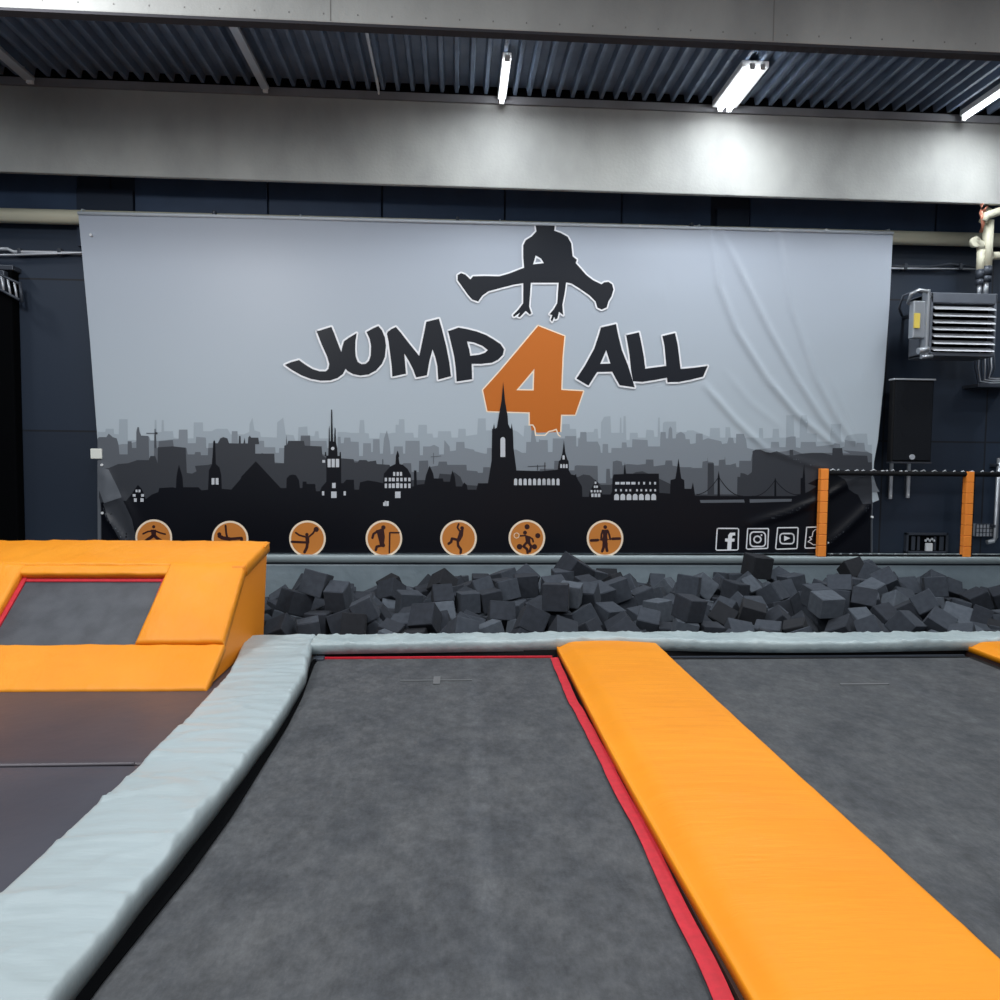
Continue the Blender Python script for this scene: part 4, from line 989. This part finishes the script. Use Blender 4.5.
BM = ['banner_sky','ink_white','ink_black','ink_orange','ink_far','ink_mid','ink_near','ink_dark','ink_night','ink_window','ink_disc','ink_figure','ink_cream']
MI = {k: i for i, k in enumerate(BM)}
LAY = .0014
def finish(bm, layer, m):
    """cut a flat piece along the cloth grid, then lay it over the folds"""
    xs = [v.co.x for v in bm.verts]; zs = [v.co.z for v in bm.verts]
    if not xs: return
    a, b, c, d = min(xs), max(xs), min(zs), max(zs)
    for X in XL2:
        if a < X < b: bmesh.ops.bisect_plane(bm, geom=bm.verts[:]+bm.edges[:]+bm.faces[:], dist=1e-6, plane_co=(X, 0, 0), plane_no=(1, 0, 0))
    if b > 2.6 or a < -3.7:
        for Z in ZL:
            if c < Z < d: bmesh.ops.bisect_plane(bm, geom=bm.verts[:]+bm.edges[:]+bm.faces[:], dist=1e-6, plane_co=(0, 0, Z), plane_no=(0, 0, 1))
    vm = {}
    for v in bm.verts: vm[v.index if False else v] = bmB.verts.new((v.co.x, BY-disp(v.co.x, v.co.z)-layer*LAY, v.co.z))
    for f in bm.faces:
        try:
            g = bmB.faces.new([vm[v] for v in f.verts]); g.material_index = MI[m]; g.smooth = True
        except ValueError: pass
    bm.free()
def poly(loops, layer, m, px=True):
    """filled outline with holes; loops in photo pixels on the banner plane"""
    L3 = [[Vector((*B2(*p), 0)) for p in lp] if px else [Vector((*p, 0)) for p in lp] for lp in loops]
    flat = [v for lp in L3 for v in lp]; bm = bmesh.new()
    vs = [bm.verts.new((v.x, 0, v.y)) for v in flat]
    for t in tessellate_polygon(L3):
        p = [flat[i] for i in t]
        ar = (p[1]-p[0]).cross(p[2]-p[0]).z
        if abs(ar) < 1e-9: continue
        try: bm.faces.new([vs[i] for i in (t if ar > 0 else t[::-1])])
        except ValueError: pass
    finish(bm, layer, m)
def stroke(pts, w, layer, m, closed=False, caps=True):
    """pen line of width w (px)"""
    W = [Vector(B2(*p)) for p in pts]; r = w*.0128/2; bm = bmesh.new()
    if closed: W = W+[W[0]]
    for a, b in zip(W, W[1:]):
        d = (b-a)
        if d.length < 1e-6: continue
        n = Vector((-d.y, d.x)).normalized()*r
        q = [a-n, b-n, b+n, a+n]; bm.faces.new([bm.verts.new((p.x, 0, p.y)) for p in q])
    if caps:
        for p in W:
            bm.faces.new([bm.verts.new((p.x+r*math.cos(k*math.pi/4), 0, p.y+r*math.sin(k*math.pi/4))) for k in range(8)])
    finish(bm, layer, m)
def disc(cx, cy_, r, layer, m, n=40, r2=None):
    lp = [(cx+r*math.cos(2*math.pi*k/n), cy_+(r2 or r)*math.sin(2*math.pi*k/n)) for k in range(n)]; poly([lp], layer, m)
def rects(L, layer, m, x0, y0, s):
    for a, b, c, d in L: poly([crop(x0, y0, s, [(a, b), (c, b), (c, d), (a, d)])], layer, m)
# cloth
edge = [(78,212),(300,217),(500,222),(700,227),(893,232),(889,310),(884,380),(878,440),(874,462),(873,478),(876,488),(879,500),(871,503),(871,553.5),(118,553.5),(106,530),(102,500),(100,468),(97,430),(90,340)]
poly([edge], 0, 'banner_sky')
# skyline layers
def sky(pts, layer, m, base=553):
    poly([[(pts[0][0], base)]+pts+[(pts[-1][0], base)]], layer, m)
A = lambda p: crop(90,400,6.25,p); Bc = lambda p: crop(240,400,6.25,p); C = lambda p: crop(390,400,6.25,p); D = lambda p: crop(540,400,6.25,p); E = lambda p: crop(690,400,6.25,p); G = lambda p: crop(780,380,5.41,p)
far = A([(50,200),(98,200),(100,180),(150,180),(152,212),(182,215),(184,120),(236,120),(238,250),(404,250),(406,125),(416,125),(418,200),(448,200),(450,125),(461,125),(464,195),(520,195),(524,235),(555,240),(648,240),(650,140),(706,140),(708,195),(760,195),(790,180),(860,180),(880,215),(960,215)])+\
 Bc([(58,200),(60,150),(78,110),(90,190),(125,200),(130,230),(230,235),(232,140),(270,110),(285,215),(335,220),(345,255),(362,255),(365,170),(420,165),(425,225),(465,225),(470,195),(490,195),(495,240),(608,240),(610,200),(660,200),(692,205),(745,205),(750,125),(775,125),(780,205),(805,210),(808,240),(870,240),(875,205),(930,210)])+\
 C([(15,205),(35,205),(36,155),(55,155),(57,120),(90,120),(92,205),(145,205),(150,235),(175,235),(178,155),(230,155),(232,210),(265,210),(270,235),(298,235),(302,195),(380,195),(385,235),(425,235),(428,180),(472,180),(475,225),(545,215),(550,115),(598,115),(600,190),(780,190),(800,200),(835,230),(840,160),(880,160),(885,200),(930,205)])+\
 D([(138,200),(140,150),(185,150),(188,180),(225,180),(230,240),(300,200),(335,200),(340,180),(360,180),(365,240),(380,240),(382,140),(400,105),(440,100),(445,205),(498,205),(500,110),(508,110),(510,205),(520,205),(522,100),(535,100),(540,250),(560,250),(562,205),(610,205),(612,235),(660,235),(665,185),(710,190),(715,230),(735,230),(738,110),(748,110),(750,240),(765,240),(768,145),(780,135),(850,135),(852,200),(915,200),(920,190),(960,190)])+\
 E([(30,195),(122,230),(126,175),(185,175),(188,235),(220,235),(222,170),(250,170),(255,235),(430,235),(432,175),(455,175),(458,240),(515,235),(518,180),(555,180),(558,235),(600,235),(602,95),(648,95),(652,235),(685,235),(687,95),(730,95),(733,205),(760,210),(790,210),(795,260),(875,260),(877,150),(940,150),(943,260),(990,260)])+\
 G([(345,330),(360,300),(420,290),(470,290),(475,350),(496,350)])
sky(far, 2, 'ink_far')
mid = A([(50,240),(180,280),(205,275),(240,275),(290,260),(372,230),(380,255),(430,255),(525,245),(555,245),(557,185),(610,185),(612,270),(662,270),(665,230),(725,235),(728,300),(740,300),(742,270),(885,270),(887,195),(922,195),(925,270),(955,270)])+\
 Bc([(18,268),(118,268),(120,255),(150,255),(152,295),(220,295),(222,330),(243,330),(245,300),(275,300),(378,255),(380,220),(438,220),(440,255),(540,255),(545,300),(610,300),(612,230),(628,230),(630,270),(648,270),(652,235),(690,235),(692,260),(742,262),(745,350),(768,350),(770,270),(818,270),(820,325),(830,325),(832,245),(872,245),(875,335),(893,335),(900,240),(918,190),(935,260),(942,340)])+\
 C([(22,335),(25,290),(80,290),(82,335),(95,335),(97,255),(185,255),(187,345),(205,345),(207,290),(250,290),(275,280),(305,295),(307,340),(336,340),(340,250),(372,290),(375,320),(412,315),(414,262),(465,262),(467,300),(525,310),(530,320),(590,335),(605,335),(607,300),(640,300),(770,310),(790,310),(825,330),(850,330),(852,262),(880,262),(885,190),(900,190),(915,262),(930,262),(932,245),(937,245)])+\
 D([(0,250),(48,250),(50,325),(78,325),(80,240),(155,240),(157,225),(225,225),(227,290),(237,290),(240,240),(250,240),(252,200),(290,200),(292,260),(360,260),(375,290),(380,330),(390,330),(392,275),(425,275),(427,330),(445,330),(447,300),(510,300),(512,265),(540,265),(543,295),(575,295),(577,245),(672,250),(675,290),(750,290),(753,200),(785,200),(787,240),(800,240),(805,180),(815,165),(825,180),(828,240),(848,240),(850,215),(880,198),(905,215),(910,245),(935,245),(937,270)])+\
 E([(2,275),(35,270),(37,210),(78,210),(80,250),(110,238),(195,258),(200,275),(232,270),(240,235),(268,235),(275,270),(287,270),(288,212),(335,212),(350,250),(357,300),(400,310),(503,300),(507,262),(555,262),(558,295),(597,295),(600,235),(632,228),(660,228),(662,295),(690,300),(693,262),(785,262),(790,290),(890,280),(900,270),(935,275),(940,300),(965,290),(968,250),(1000,250)])+\
 G([(350,330),(405,330),(408,360),(415,340),(455,340),(460,380),(498,400)])
sky(mid, 3, 'ink_mid')
near = A([(50,240),(60,232),(105,232),(120,210),(145,232),(170,240),(180,275),(187,340),(238,340),(238,258),(262,258),(265,300),(292,300),(292,200),(298,170),(308,170),(312,200),(322,222),(368,225),(372,360),(402,360),(404,215),(409,180),(414,215),(420,300),(430,300),(431,258),(520,250),(525,290),(605,300),(612,340),(655,340),(660,325),(692,325),(695,345),(738,345),(740,300),(770,298),(775,380),(960,380)])+\
 Bc([(20,390),(140,330),(220,390),(275,395),(377,300),(380,225),(438,225),(440,300),(530,345),(640,365),(940,420)])+\
 C([(50,430),(85,395),(132,395),(135,450),(180,450),(182,380),(238,378),(240,420),(300,410),(305,385),(355,385),(358,405),(478,405),(480,440),(545,445),(550,455),(580,455),(583,420),(620,420),(790,470),(930,470)])+\
 D([(0,430),(88,430),(90,380),(120,380),(122,440),(215,440),(217,412),(230,408),(360,412),(362,520),(412,520),(415,430),(435,430),(440,490),(452,490),(455,385),(480,378),(510,385),(515,410),(545,400),(610,405),(660,400),(662,372),(708,372),(710,415),(780,405),(785,378),(825,378),(828,410),(885,420),(955,420)])+\
 E([(2,425),(75,425),(78,385),(108,380),(110,350),(112,385),(145,390),(150,410),(178,410),(180,375),(215,372),(218,350),(222,405),(250,405),(285,395),(290,420),(305,420),(308,380),(380,380),(387,340),(500,330),(600,320),(640,310),(700,335),(880,330),(1000,335)])+\
 G([(340,380),(470,390),(496,400)])
sky(near, 4, 'ink_near')
dark = A([(70,425),(120,425),(180,400),(240,395),(300,375),(370,375),(380,350),(410,350),(425,395),(426,295),(520,290),(600,298),(607,455),(640,460),(668,445),(658,412),(740,405),(762,400),(774,270),(800,270),(815,240),(835,232),(860,240),(870,270),(930,272),(932,225),(942,225),(944,272),(955,272)])+\
 Bc([(22,272),(30,235),(34,272),(50,272),(52,235),(62,222),(70,235),(115,235),(120,275),(95,276),(96,335),(215,335),(217,395),(275,395),(277,285),(288,282),(290,215),(294,282),(302,255),(400,255),(405,285),(510,290),(515,345),(535,360),(640,365),(710,370),(715,390),(735,390),(745,375),(790,375),(800,385),(850,378),(855,400),(935,405),(940,420)])+\
 C([(130,500),(300,500),(310,460),(380,465),(400,450),(440,480),(460,530),(620,540),(940,500)])+\
 D([(0,470),(200,480),(240,480),(270,465),(310,470),(345,500),(380,530),(440,530),(600,450),(640,445),(700,470),(950,590)])+\
 E([(0,590),(100,590),(108,590),(110,395),(148,395),(150,590),(293,590),(295,480),(312,480),(315,455),(340,460),(360,470),(385,450),(390,320),(410,310),(440,310),(470,325),(500,330),(540,320),(600,345),(620,345),(622,312),(642,312),(645,345),(700,335),(760,330),(830,330),(888,345),(890,300),(950,300),(955,345),(1000,345)])+\
 G([(345,405),(470,410),(475,445),(495,445)])
sky(dark, 5, 'ink_dark')
night = A([(75,640),(160,628),(230,630),(245,610),(262,590),(285,555),(302,530),(325,555),(342,590),(350,620),(390,590),(430,575),(435,550),(520,545),(540,550),(543,480),(552,430),(558,405),(566,430),(580,480),(585,545),(680,545),(700,565),(740,560),(745,440),(765,400),(772,260),(778,250),(784,260),(788,400),(810,420),(822,470),(825,555),(885,560),(945,490)])+\
 Bc([(8,480),(100,383),(255,550),(290,550),(292,490),(310,470),(330,466),(350,470),(368,500),(375,550),(390,550),(392,510),(415,510),(417,525),(470,525),(475,570),(500,570),(510,545),(540,510),(540,350),(530,350),(532,325),(538,325),(540,348),(552,348),(554,280),(556,180),(560,160),(562,260),(568,255),(570,60),(576,60),(582,260),(588,260),(592,170),(597,180),(600,265),(608,300),(610,350),(622,350),(624,325),(630,325),(632,350),(633,520),(645,520),(665,498),(712,498),(715,560),(745,560),(750,515),(800,502),(850,510),(895,520),(900,460),(940,415),(960,405),(972,400),(975,345)])+\
 C([(38,345),(40,340),(48,315),(56,340),(58,352),(54,360),(60,400),(80,405),(110,430),(132,470),(135,540),(150,540),(150,440),(165,440),(168,530),(215,525),(225,470),(248,410),(270,460),(275,490),(330,490),(335,510),(375,510),(380,480),(390,440),(405,480),(412,540),(450,540),(463,515),(480,530),(485,560),(540,560),(550,520),(612,520),(625,440),(635,380),(638,180),(644,180),(650,145),(655,180),(668,172),(680,100)])+\
 [(501.4,401),(502.2,392),(503.1,381.9),(504.2,392),(505,401)]+\
 C([(735,100),(738,150),(750,175),(756,178),(760,145),(768,190),(772,300),(785,400),(790,440),(900,443),(935,443)])+\
 D([(0,445),(110,435),(118,380),(128,375),(140,330),(144,300),(149,250),(155,300),(158,330),(172,375),(178,380),(180,440),(195,465),(218,470),(225,460),(228,480),(240,505),(262,540),(264,605),(305,605),(310,575),(348,498),(385,560),(388,590),(440,590),(450,570),(452,490),(460,465),(522,462),(525,430),(530,390),(534,430),(538,460),(742,460),(745,580),(812,585),(815,500),(845,492),(852,450),(865,365),(876,450),(882,490),(900,500),(903,555),(945,555),(955,515),(967,590)])+\
 E([(30,598),(165,600),(170,600),(172,480),(178,440),(184,480),(186,600),(525,600),(527,500),(531,485),(536,500),(538,600),(650,600),(690,590),(690,490),(703,485),(712,400),(718,485),(720,580),(745,570),(790,540)])+\
 G([(150,560),(230,520),(300,510),(350,540),(370,590),(400,612),(420,620),(440,660),(445,670),(488,670)])
sky(night, 6, 'ink_night')
# pale back side of the cloth folding out at the lower left
poly([crop(80,430,8.333,[(168,310),(250,330),(330,470),(360,560),(420,700),(480,880),(490,1020),(330,1020),(215,700),(165,560)])], 5.6, 'ink_dark')
poly([crop(80,430,8.333,[(165,300),(245,330),(300,440),(355,560),(210,610),(165,500)])], 6.8, 'ink_near')
poly([crop(80,430,8.333,[(200,615),(355,562),(440,740),(500,1020),(400,1020),(330,900),(225,690)])], 6.8, 'ink_dark')
poly([G([(492,520),(505,525),(520,575),(537,605),(497,605)])], 6.4, 'ink_mid')
# suspension bridge cables, cranes
cab = lambda a, b, lo: [(a[0]+(b[0]-a[0])*t/10, a[1]+(b[1]-a[1])*(t/10)-(t/10)*(1-t/10)*lo) for t in range(11)]
for a, b, lo in (((178,480),(40,590),-110),((178,480),(330,600),-130),((531,500),(385,600),-120),((531,500),(690,590),-120)): stroke(E(cab(a, b, lo)), .7, 6, 'ink_night', caps=False)
for a, b, m_ in ((A([(355,208),(425,208)]), .7, 'ink_near'), (A([(409,180),(409,300)]), .8, 'ink_dark'), (C([(255,355),(320,350)]), .6, 'ink_near'), (C([(272,330),(272,400)]), .7, 'ink_near'), (C([(860,415),(975,412)]), .6, 'ink_dark'), (C([(968,390),(968,440)]), .8, 'ink_dark'), (C([(922,405),(922,440)]), .8, 'ink_dark'), (D([(30,390),(30,440)]), .8, 'ink_dark'), (Bc([(893,370),(893,410)]), .7, 'ink_dark')): stroke(a, b, 6, m_, caps=False)
disc(*A([(418,208)])[0], 1.2, 6, 'ink_dark', 8)
# lit windows
rects([(288,560,300,576),(306,560,318,576),(270,588,288,604),(322,588,340,604),(278,614,295,636),(318,614,338,636),(762,488,780,528),(787,488,805,528)], 7, 'ink_window', 90, 400, 6.25)
rects([(548,368,567,420),(573,368,593,420),(599,368,620,420),(515,375,532,392),(576,518,598,550),(570,572,604,612),(513,570,527,596),(648,570,662,596),(958,450,970,474),(980,450,993,474),(905,486,919,508),(930,486,944,508),(954,486,968,508),(979,486,992,508),(905,522,919,550),(930,522,944,550),(954,522,968,550),(978,518,992,550),(970,572,1003,612)], 7, 'ink_window', 240, 400, 6.25)
disc(*Bc([(580,303)])[0], 1.7, 7, 'ink_window', 12)
rects([(20,450,33,474),(42,450,55,474),(62,450,76,474),(64,486,79,508),(89,486,104,508),(114,486,129,508),(40,486,55,508),(12,486,27,508),(12,522,27,550),(38,518,58,550),(64,522,79,550),(89,522,104,550),(114,522,129,550),(32,572,66,612)], 7.2, 'ink_window', 390, 400, 6.25)
rects([(895,640,912,662),(914,632,930,662),(904,630,912,640)], 7, 'ink_window', 240, 400, 6.25)
def arch(x0, x1, y0, y1, cr, m_='ink_window'):
    r = (x1-x0)/2; lp = [(x0, y1), (x1, y1), (x1, y0+r)]+[((x0+x1)/2+r*math.cos(a), y0+r-r*math.sin(a)) for a in [k*math.pi/6 for k in range(1, 6)]]+[(x0, y0+r)]
    poly([crop(*cr, lp)], 7, m_)
for k in range(8): arch(775+29.5*k, 795+29.5*k, 490, 532, (390,400,6.25))
for k in range(4): arch(14+29.5*k, 33+29.5*k, 490, 532, (540,400,6.25)) if k else None
arch(14, 33, 490, 532, (540,400,6.25)); 
arch(690, 720, 232, 356, (390,400,6.25))
for k in range(3): arch(126+17*k, 138+17*k, 400, 425, (540,400,6.25))
arch(140, 154, 345, 372, (540,400,6.25))
for x0, y0 in ((341,510),(336,535),(350,535),(316,563),(336,563),(354,563),(372,563)): rects([(x0,y0,x0+11,y0+14)], 7, 'ink_window', 540, 400, 6.25)
rects([(320,585,334,606),(340,585,356,606),(361,585,376,606)], 7, 'ink_window', 540, 400, 6.25)
rects([(470,512,495,528),(503,512,530,528),(537,512,562,528),(570,512,596,528),(612,512,622,528),(644,512,656,528),(682,512,692,528),(712,512,724,528)]+[(q,557,q+11,571) for q in (468,500,533,558,600,627,657,685,713)], 7, 'ink_window', 540, 400, 6.25)
for k in range(7): arch(463+38.6*k, 493+38.6*k, 586, 625, (540,400,6.25))
poly([E([(60,625),(335,622),(340,640),(65,643)])], 7, 'ink_near'); poly([E([(370,620),(636,618),(632,634),(372,642)])], 7, 'ink_near')
# lettering
def letter(loops, fill='ink_black', rim='ink_white', w=3.6, lay=8):
    for lp in loops: stroke(lp, w, lay, rim, closed=True)
    poly(loops, lay+1, fill)
l1 = lambda p: crop(280,310,8.333,p); l2 = lambda p: crop(390,310,8.333,p); l3 = lambda p: crop(475,315,8,p); l4 = lambda p: crop(570,310,6.667,p)
letter([l1([(308,180),(430,142),(450,190),(480,270),(512,352),(520,310),(535,262),(580,230),(640,195),(630,260),(628,330),(632,390),(650,435),(680,453),(715,450),(742,425),(757,380),(760,300),(748,240),(722,185),(775,155),(820,135),(850,170),(875,230),(884,300),(875,390),(850,450),(800,505),(740,538),(670,547),(610,535),(565,510),(548,490),(525,535),(480,568),(420,588),(340,590),(260,575),(180,545),(100,500),(42,458),(95,435),(160,418),(210,455),(270,492),(330,512),(385,512),(405,490),(412,450),(395,390),(350,290)])])
# M (joins from the first crop: x = 390 there is 916)
letter([l2([(-18,185),(10,162),(50,143),(90,190),(160,280),(244,384),(262,300),(285,190),(302,100),(408,74),(430,150),(470,310),(495,440),(508,552),(402,582),(395,470),(380,400),(355,330),(330,420),(308,545),(218,563),(195,500),(160,430),(120,365),(125,430),(134,532),(20,556),(15,470),(0,350),(-12,260),(-25,200)])])
letter([l2([(485,178),(570,148),(640,160),(720,180),(800,210),(860,245),(920,285),(950,330),(940,375),(900,415),(850,440),(760,450),(680,450),(682,500),(684,578),(555,597),(548,490),(535,390),(510,280)]), l2([(640,262),(700,272),(770,300),(815,335),(790,358),(740,375),(668,382),(660,330)])])
letter([l3([(505,88),(715,170),(700,340),(690,600),(865,610),(800,797),(688,797),(680,960),(560,975),(440,960),(438,778),(100,768),(65,600),(200,450),(360,260)]), l3([(475,430),(470,604),(330,602),(400,520)])], 'ink_orange', 'ink_cream', 2.6, .3)
letter([l4([(205,118),(305,95),(320,170),(345,270),(385,370),(410,450),(430,516),(330,502),(300,450),(280,412),(180,414),(150,460),(122,505),(42,458),(100,370),(160,260),(190,170)]), l4([(240,268),(268,358),(200,360)])])
letter([l4([(372,170),(458,150),(475,230),(490,310),(500,392),(560,384),(640,374),(635,320),(628,240),(614,175),(698,155),(715,230),(725,310),(735,394),(820,386),(915,374),(885,445),(800,466),(725,480),(648,482),(645,452),(560,468),(480,480),(418,476),(405,400),(395,300),(380,210)])])
stroke(l3([(440,880),(462,880),(478,905),(485,962),(560,962),(590,932),(620,926),(650,915),(668,960),(682,970)]), 1.3, 2.4, 'ink_cream')
# jumper emblem
l5 = lambda p: crop(450,215,5.882,p)
body = l5([(503,62),(615,62),(612,95),(650,108),(690,130),(712,170),(720,245),(745,265),(738,285),(770,320),(800,355),(840,385),(890,410),(905,398),(930,395),(952,410),(960,440),(948,480),(930,510),(920,545),(890,558),(865,545),(855,510),(820,475),(770,440),(715,405),(682,398),(672,470),(660,530),(665,590),(640,570),(630,610),(618,615),(612,600),(600,628),(592,618),(602,590),(585,585),(610,555),(630,520),(638,400),(475,400),(470,470),(465,540),(478,580),(468,585),(445,565),(410,602),(398,598),(412,575),(375,600),(370,590),(400,560),(430,520),(430,402),(370,412),(300,430),(225,450),(190,475),(165,510),(130,498),(105,470),(70,420),(45,385),(45,355),(65,343),(90,352),(120,380),(135,362),(200,360),(290,362),(350,345),(400,325),(435,312),(430,250),(430,180),(445,150),(480,128),(508,98)])
hole = l5([(503,240),(535,258),(552,285),(488,292)])
letter([body, hole], w=3.2)
# activity discs
DX = [(154.3,537.6),(230.4,539),(307.6,538.7),(384,538.4),(458.5,538.3),(526.8,538),(604.9,538.3)]
for cx, cz in DX:
    disc(cx, cz, 18.3, 7.5, 'ink_cream', 44); disc(cx, cz, 16.3, 8.5, 'ink_disc', 44)
def fig(ci, items, cx0, cy0):
    """items in the 7.69x crop whose corner is (cx0, cy0)"""
    for it in items:
        pts = crop(cx0, cy0, 7.692, it[0])
        if len(pts) == 1: disc(pts[0][0], pts[0][1], it[1], 9.5, 'ink_figure', 14)
        elif it[1] == 0: poly([pts], 9.5, 'ink_figure')
        else: stroke(pts, it[1], 9.5, 'ink_figure')
fig(0, [([(186,128)],1.6),([(165,150),(205,150),(205,200),(170,200)],0),([(172,160),(140,165),(105,182)],1.6),([(200,160),(235,175),(275,185)],1.6),([(178,200),(150,220),(125,238)],3.2),([(195,200),(220,222),(245,238)],3.2)], 130, 510)
fig(1, [([(690,185)],2),([(690,185),(740,215),(775,222),(740,230),(700,225)],0),([(738,120),(742,170),(750,210)],2),([(690,200),(720,215),(770,222)],3.6),([(770,222),(860,215),(862,232)],2.8)], 130, 510)
fig(2, [([(208,150)],1.7),([(195,165),(225,160),(228,215),(200,220)],0),([(200,168),(150,155),(122,135)],1.8),([(225,165),(255,140),(270,115)],1.8),([(280,110)],2.6),([(205,210),(150,208),(92,205)],2.4),([(212,210),(208,250),(190,285)],2.8)], 280, 515)
fig(3, [([(796,95)],2.2),([(790,110),(750,125),(720,145),(712,175)],2.4),([(740,115),(800,110),(808,170),(800,232),(770,230),(755,170)],0),([(780,215),(795,232)],4),([(790,232),(745,242),(738,268)],2.6),([(915,135),(845,135),(842,290)],1.6)], 280, 515)
fig(4, [([(208,100)],1.9),([(190,115),(220,110),(215,160),(190,205),(165,195),(180,150)],0),([(188,120),(172,95),(182,68)],1.8),([(175,190),(130,180),(125,205),(105,220)],2.6),([(175,200),(178,235),(200,265),(197,290)],2.6)], 435, 515)
fig(5, [([(708,90)],2.6),([(790,158)],2.6),([(650,243)],2.8),([(765,243)],2.6),([(692,135)],2),([(690,150),(730,165),(735,215),(700,225)],0),([(690,158),(650,160)],1.6),([(725,168),(750,185),(755,205)],1.8),([(700,215),(680,240),(708,262),(712,290)],2.6),([(722,215),(740,240),(728,280)],2.6)], 435, 515)
c = crop(435,515,7.692,[(627,157)])[0]
stroke([(c[0]+2.6*math.cos(k*.52), c[1]+2.6*math.sin(k*.52)) for k in range(12)], .8, 10.5, 'ink_cream', closed=True)
fig(6, [([(231,92)],1.9),([(212,112),(252,112),(246,160),(250,190),(242,225),(215,225),(205,190),(214,160)],0),([(212,118),(202,150),(200,190)],2),([(250,118),(262,150),(270,185)],2),([(220,215),(218,250),(208,278)],2.8),([(240,215),(240,250),(246,275)],2.8),([(122,195),(175,192)],2.8),([(287,182),(342,180)],2.8),([(122,195),(342,181)],.8)], 575, 515)
# social media marks
S = lambda p: crop(705,515,7.692,p)
def frame(p): stroke(S(p), 1.25, 8, 'ink_white', closed=True)
frame([(92,106),(100,102),(248,103),(256,110),(252,262),(244,268),(90,270),(82,262)])
frame([(326,104),(482,104),(486,110),(480,250),(474,256),(325,262),(316,255)])
frame([(556,98),(708,96),(714,103),(706,252),(700,258),(548,262),(541,254)])
frame([(780,94),(925,90),(930,98),(925,245),(918,252),(772,254),(766,247)])
poly([S([(168,268),(172,205),(152,203),(153,180),(175,180),(176,155),(190,136),(230,134),(230,156),(208,158),(204,180),(226,181),(224,204),(203,205),(200,268)])], 8, 'ink_white')
rr_ = lambda x0, y0, x1, y1, r: sum([[(cx+r*math.cos(a+k*math.pi/8), cz+r*math.sin(a+k*math.pi/8)) for k in range(5)] for cx, cz, a in ((x1-r, y1-r, 0), (x0+r, y1-r, math.pi/2), (x0+r, y0+r, math.pi), (x1-r, y0+r, 1.5*math.pi))], [])
stroke(S(rr_(345,130,462,242,28)), 1.5, 8, 'ink_white', closed=True)
stroke(S([(401+27*math.cos(k*.3927), 187+25*math.sin(k*.3927)) for k in range(16)]), 1.6, 8, 'ink_white', closed=True)
disc(*S([(432,154)])[0], .9, 8, 'ink_white', 8)
stroke(S(rr_(574,142,682,220,24)), 1.5, 8, 'ink_white', closed=True)
poly([S([(606,158),(654,178),(606,200)])], 8, 'ink_white')
stroke(S([(880,112),(845,112),(828,130),(822,165),(800,170),(818,185),(790,205),(812,215),(830,228),(855,228),(880,235),(905,228),(925,228),(945,212),(918,190),(938,170),(915,165),(908,130),(885,112)]), .9, 8, 'ink_white')
# outcome: the banner thing
ban = thing('banner', 'huge grey printed banner with a jumper emblem, big lettering and a city skyline', 'banner', (.6, BY, .375))
part('cloth', bmB, BM, ban)
bm = bmesh.new(); pts = [(78,212),(200,214.6),(300,217),(400,219.5),(500,222),(600,224.5),(700,227),(800,229.5),(893,232)]
add_tube(bm, [aty(x, y+1.2, BY-.005) for x, y in pts], .022, 10); part('top_hem', bm, 'hem_pale', ban)
for px, py in ((102,465),(102.5,513),(872,517),(91,235),(826,230),(770,230),(640,226)):
    a = aty(px, py, BY-.02); part('eyelet', tube([a+Vector((0, -.012, 0)), a+Vector((0, .012, 0))], .016, 12), 'white_metal', ban)
for px in (78, 300, 500, 700, 893):
    a = aty(px+(3 if px < 100 else -3 if px > 800 else 0), 213+(px-78)*.0245, BY)
    part('tie', tube([a+Vector((0, -.01, -.02)), a+Vector((0, .02, .05)), a+Vector((0, .15, .07)), a+Vector((0, .24, .0))], .008, 6), 'hem_pale', ban)
# ================================================================== LIGHT
sc.view_settings.view_transform = 'Standard'; sc.view_settings.look = 'None'; sc.view_settings.exposure = 0
sc.cycles.use_denoising = True
try: sc.cycles.denoiser = 'OPENIMAGEDENOISE'
except Exception: pass
sc.cycles.max_bounces = 6; sc.cycles.sample_clamp_indirect = 4
w = bpy.data.worlds.new('world'); sc.world = w; w.use_nodes = True
w.node_tree.nodes['Background'].inputs[0].default_value = lin((205,218,235)); w.node_tree.nodes['Background'].inputs[1].default_value = .40
def area(x, y, z, sx, sy, P, c=(.985, .99, 1), rot=(0, 0, 0)):
    l = bpy.data.lights.new('lamp_or_fill', 'AREA'); l.shape = 'RECTANGLE'; l.size = sx; l.size_y = sy; l.energy = P; l.color = c
    o = bpy.data.objects.new('lamp_or_fill', l); COL.objects.link(o); o.location = (x, y, z); o.rotation_euler = rot; return o
for x, k in ((-4.5, 1.22), (-.8, 1.05), (2.9, .84), (6.6, .76)):
    for y, P in ((-.3, 92), (2.6, 100)): area(x, y, 5.6, .5, 1.5, P*k)
area(-3.6, 4.3, 5.0, .5, .8, 110, rot=(math.radians(75), 0, 0))  # unseen lamp, added and turned to brighten the near beam's left end
for x, P in ((.51, 46), (3.18, 70), (6.15, 58), (9.2, 40), (-7.0, 34)): area(x, 7.95, 5.72, .12, .9, P, (.93, .97, 1))  # lamps at the tubes; the leftmost is unseen, added to brighten the far beam
for x in (-4.4, -2, .6, 3.2, 5.8, 8.4): area(x, 6.55, 5.6, 1.2, .25, 21, (.93, .97, 1))  # unseen fill lights added behind the near beam for the back bay
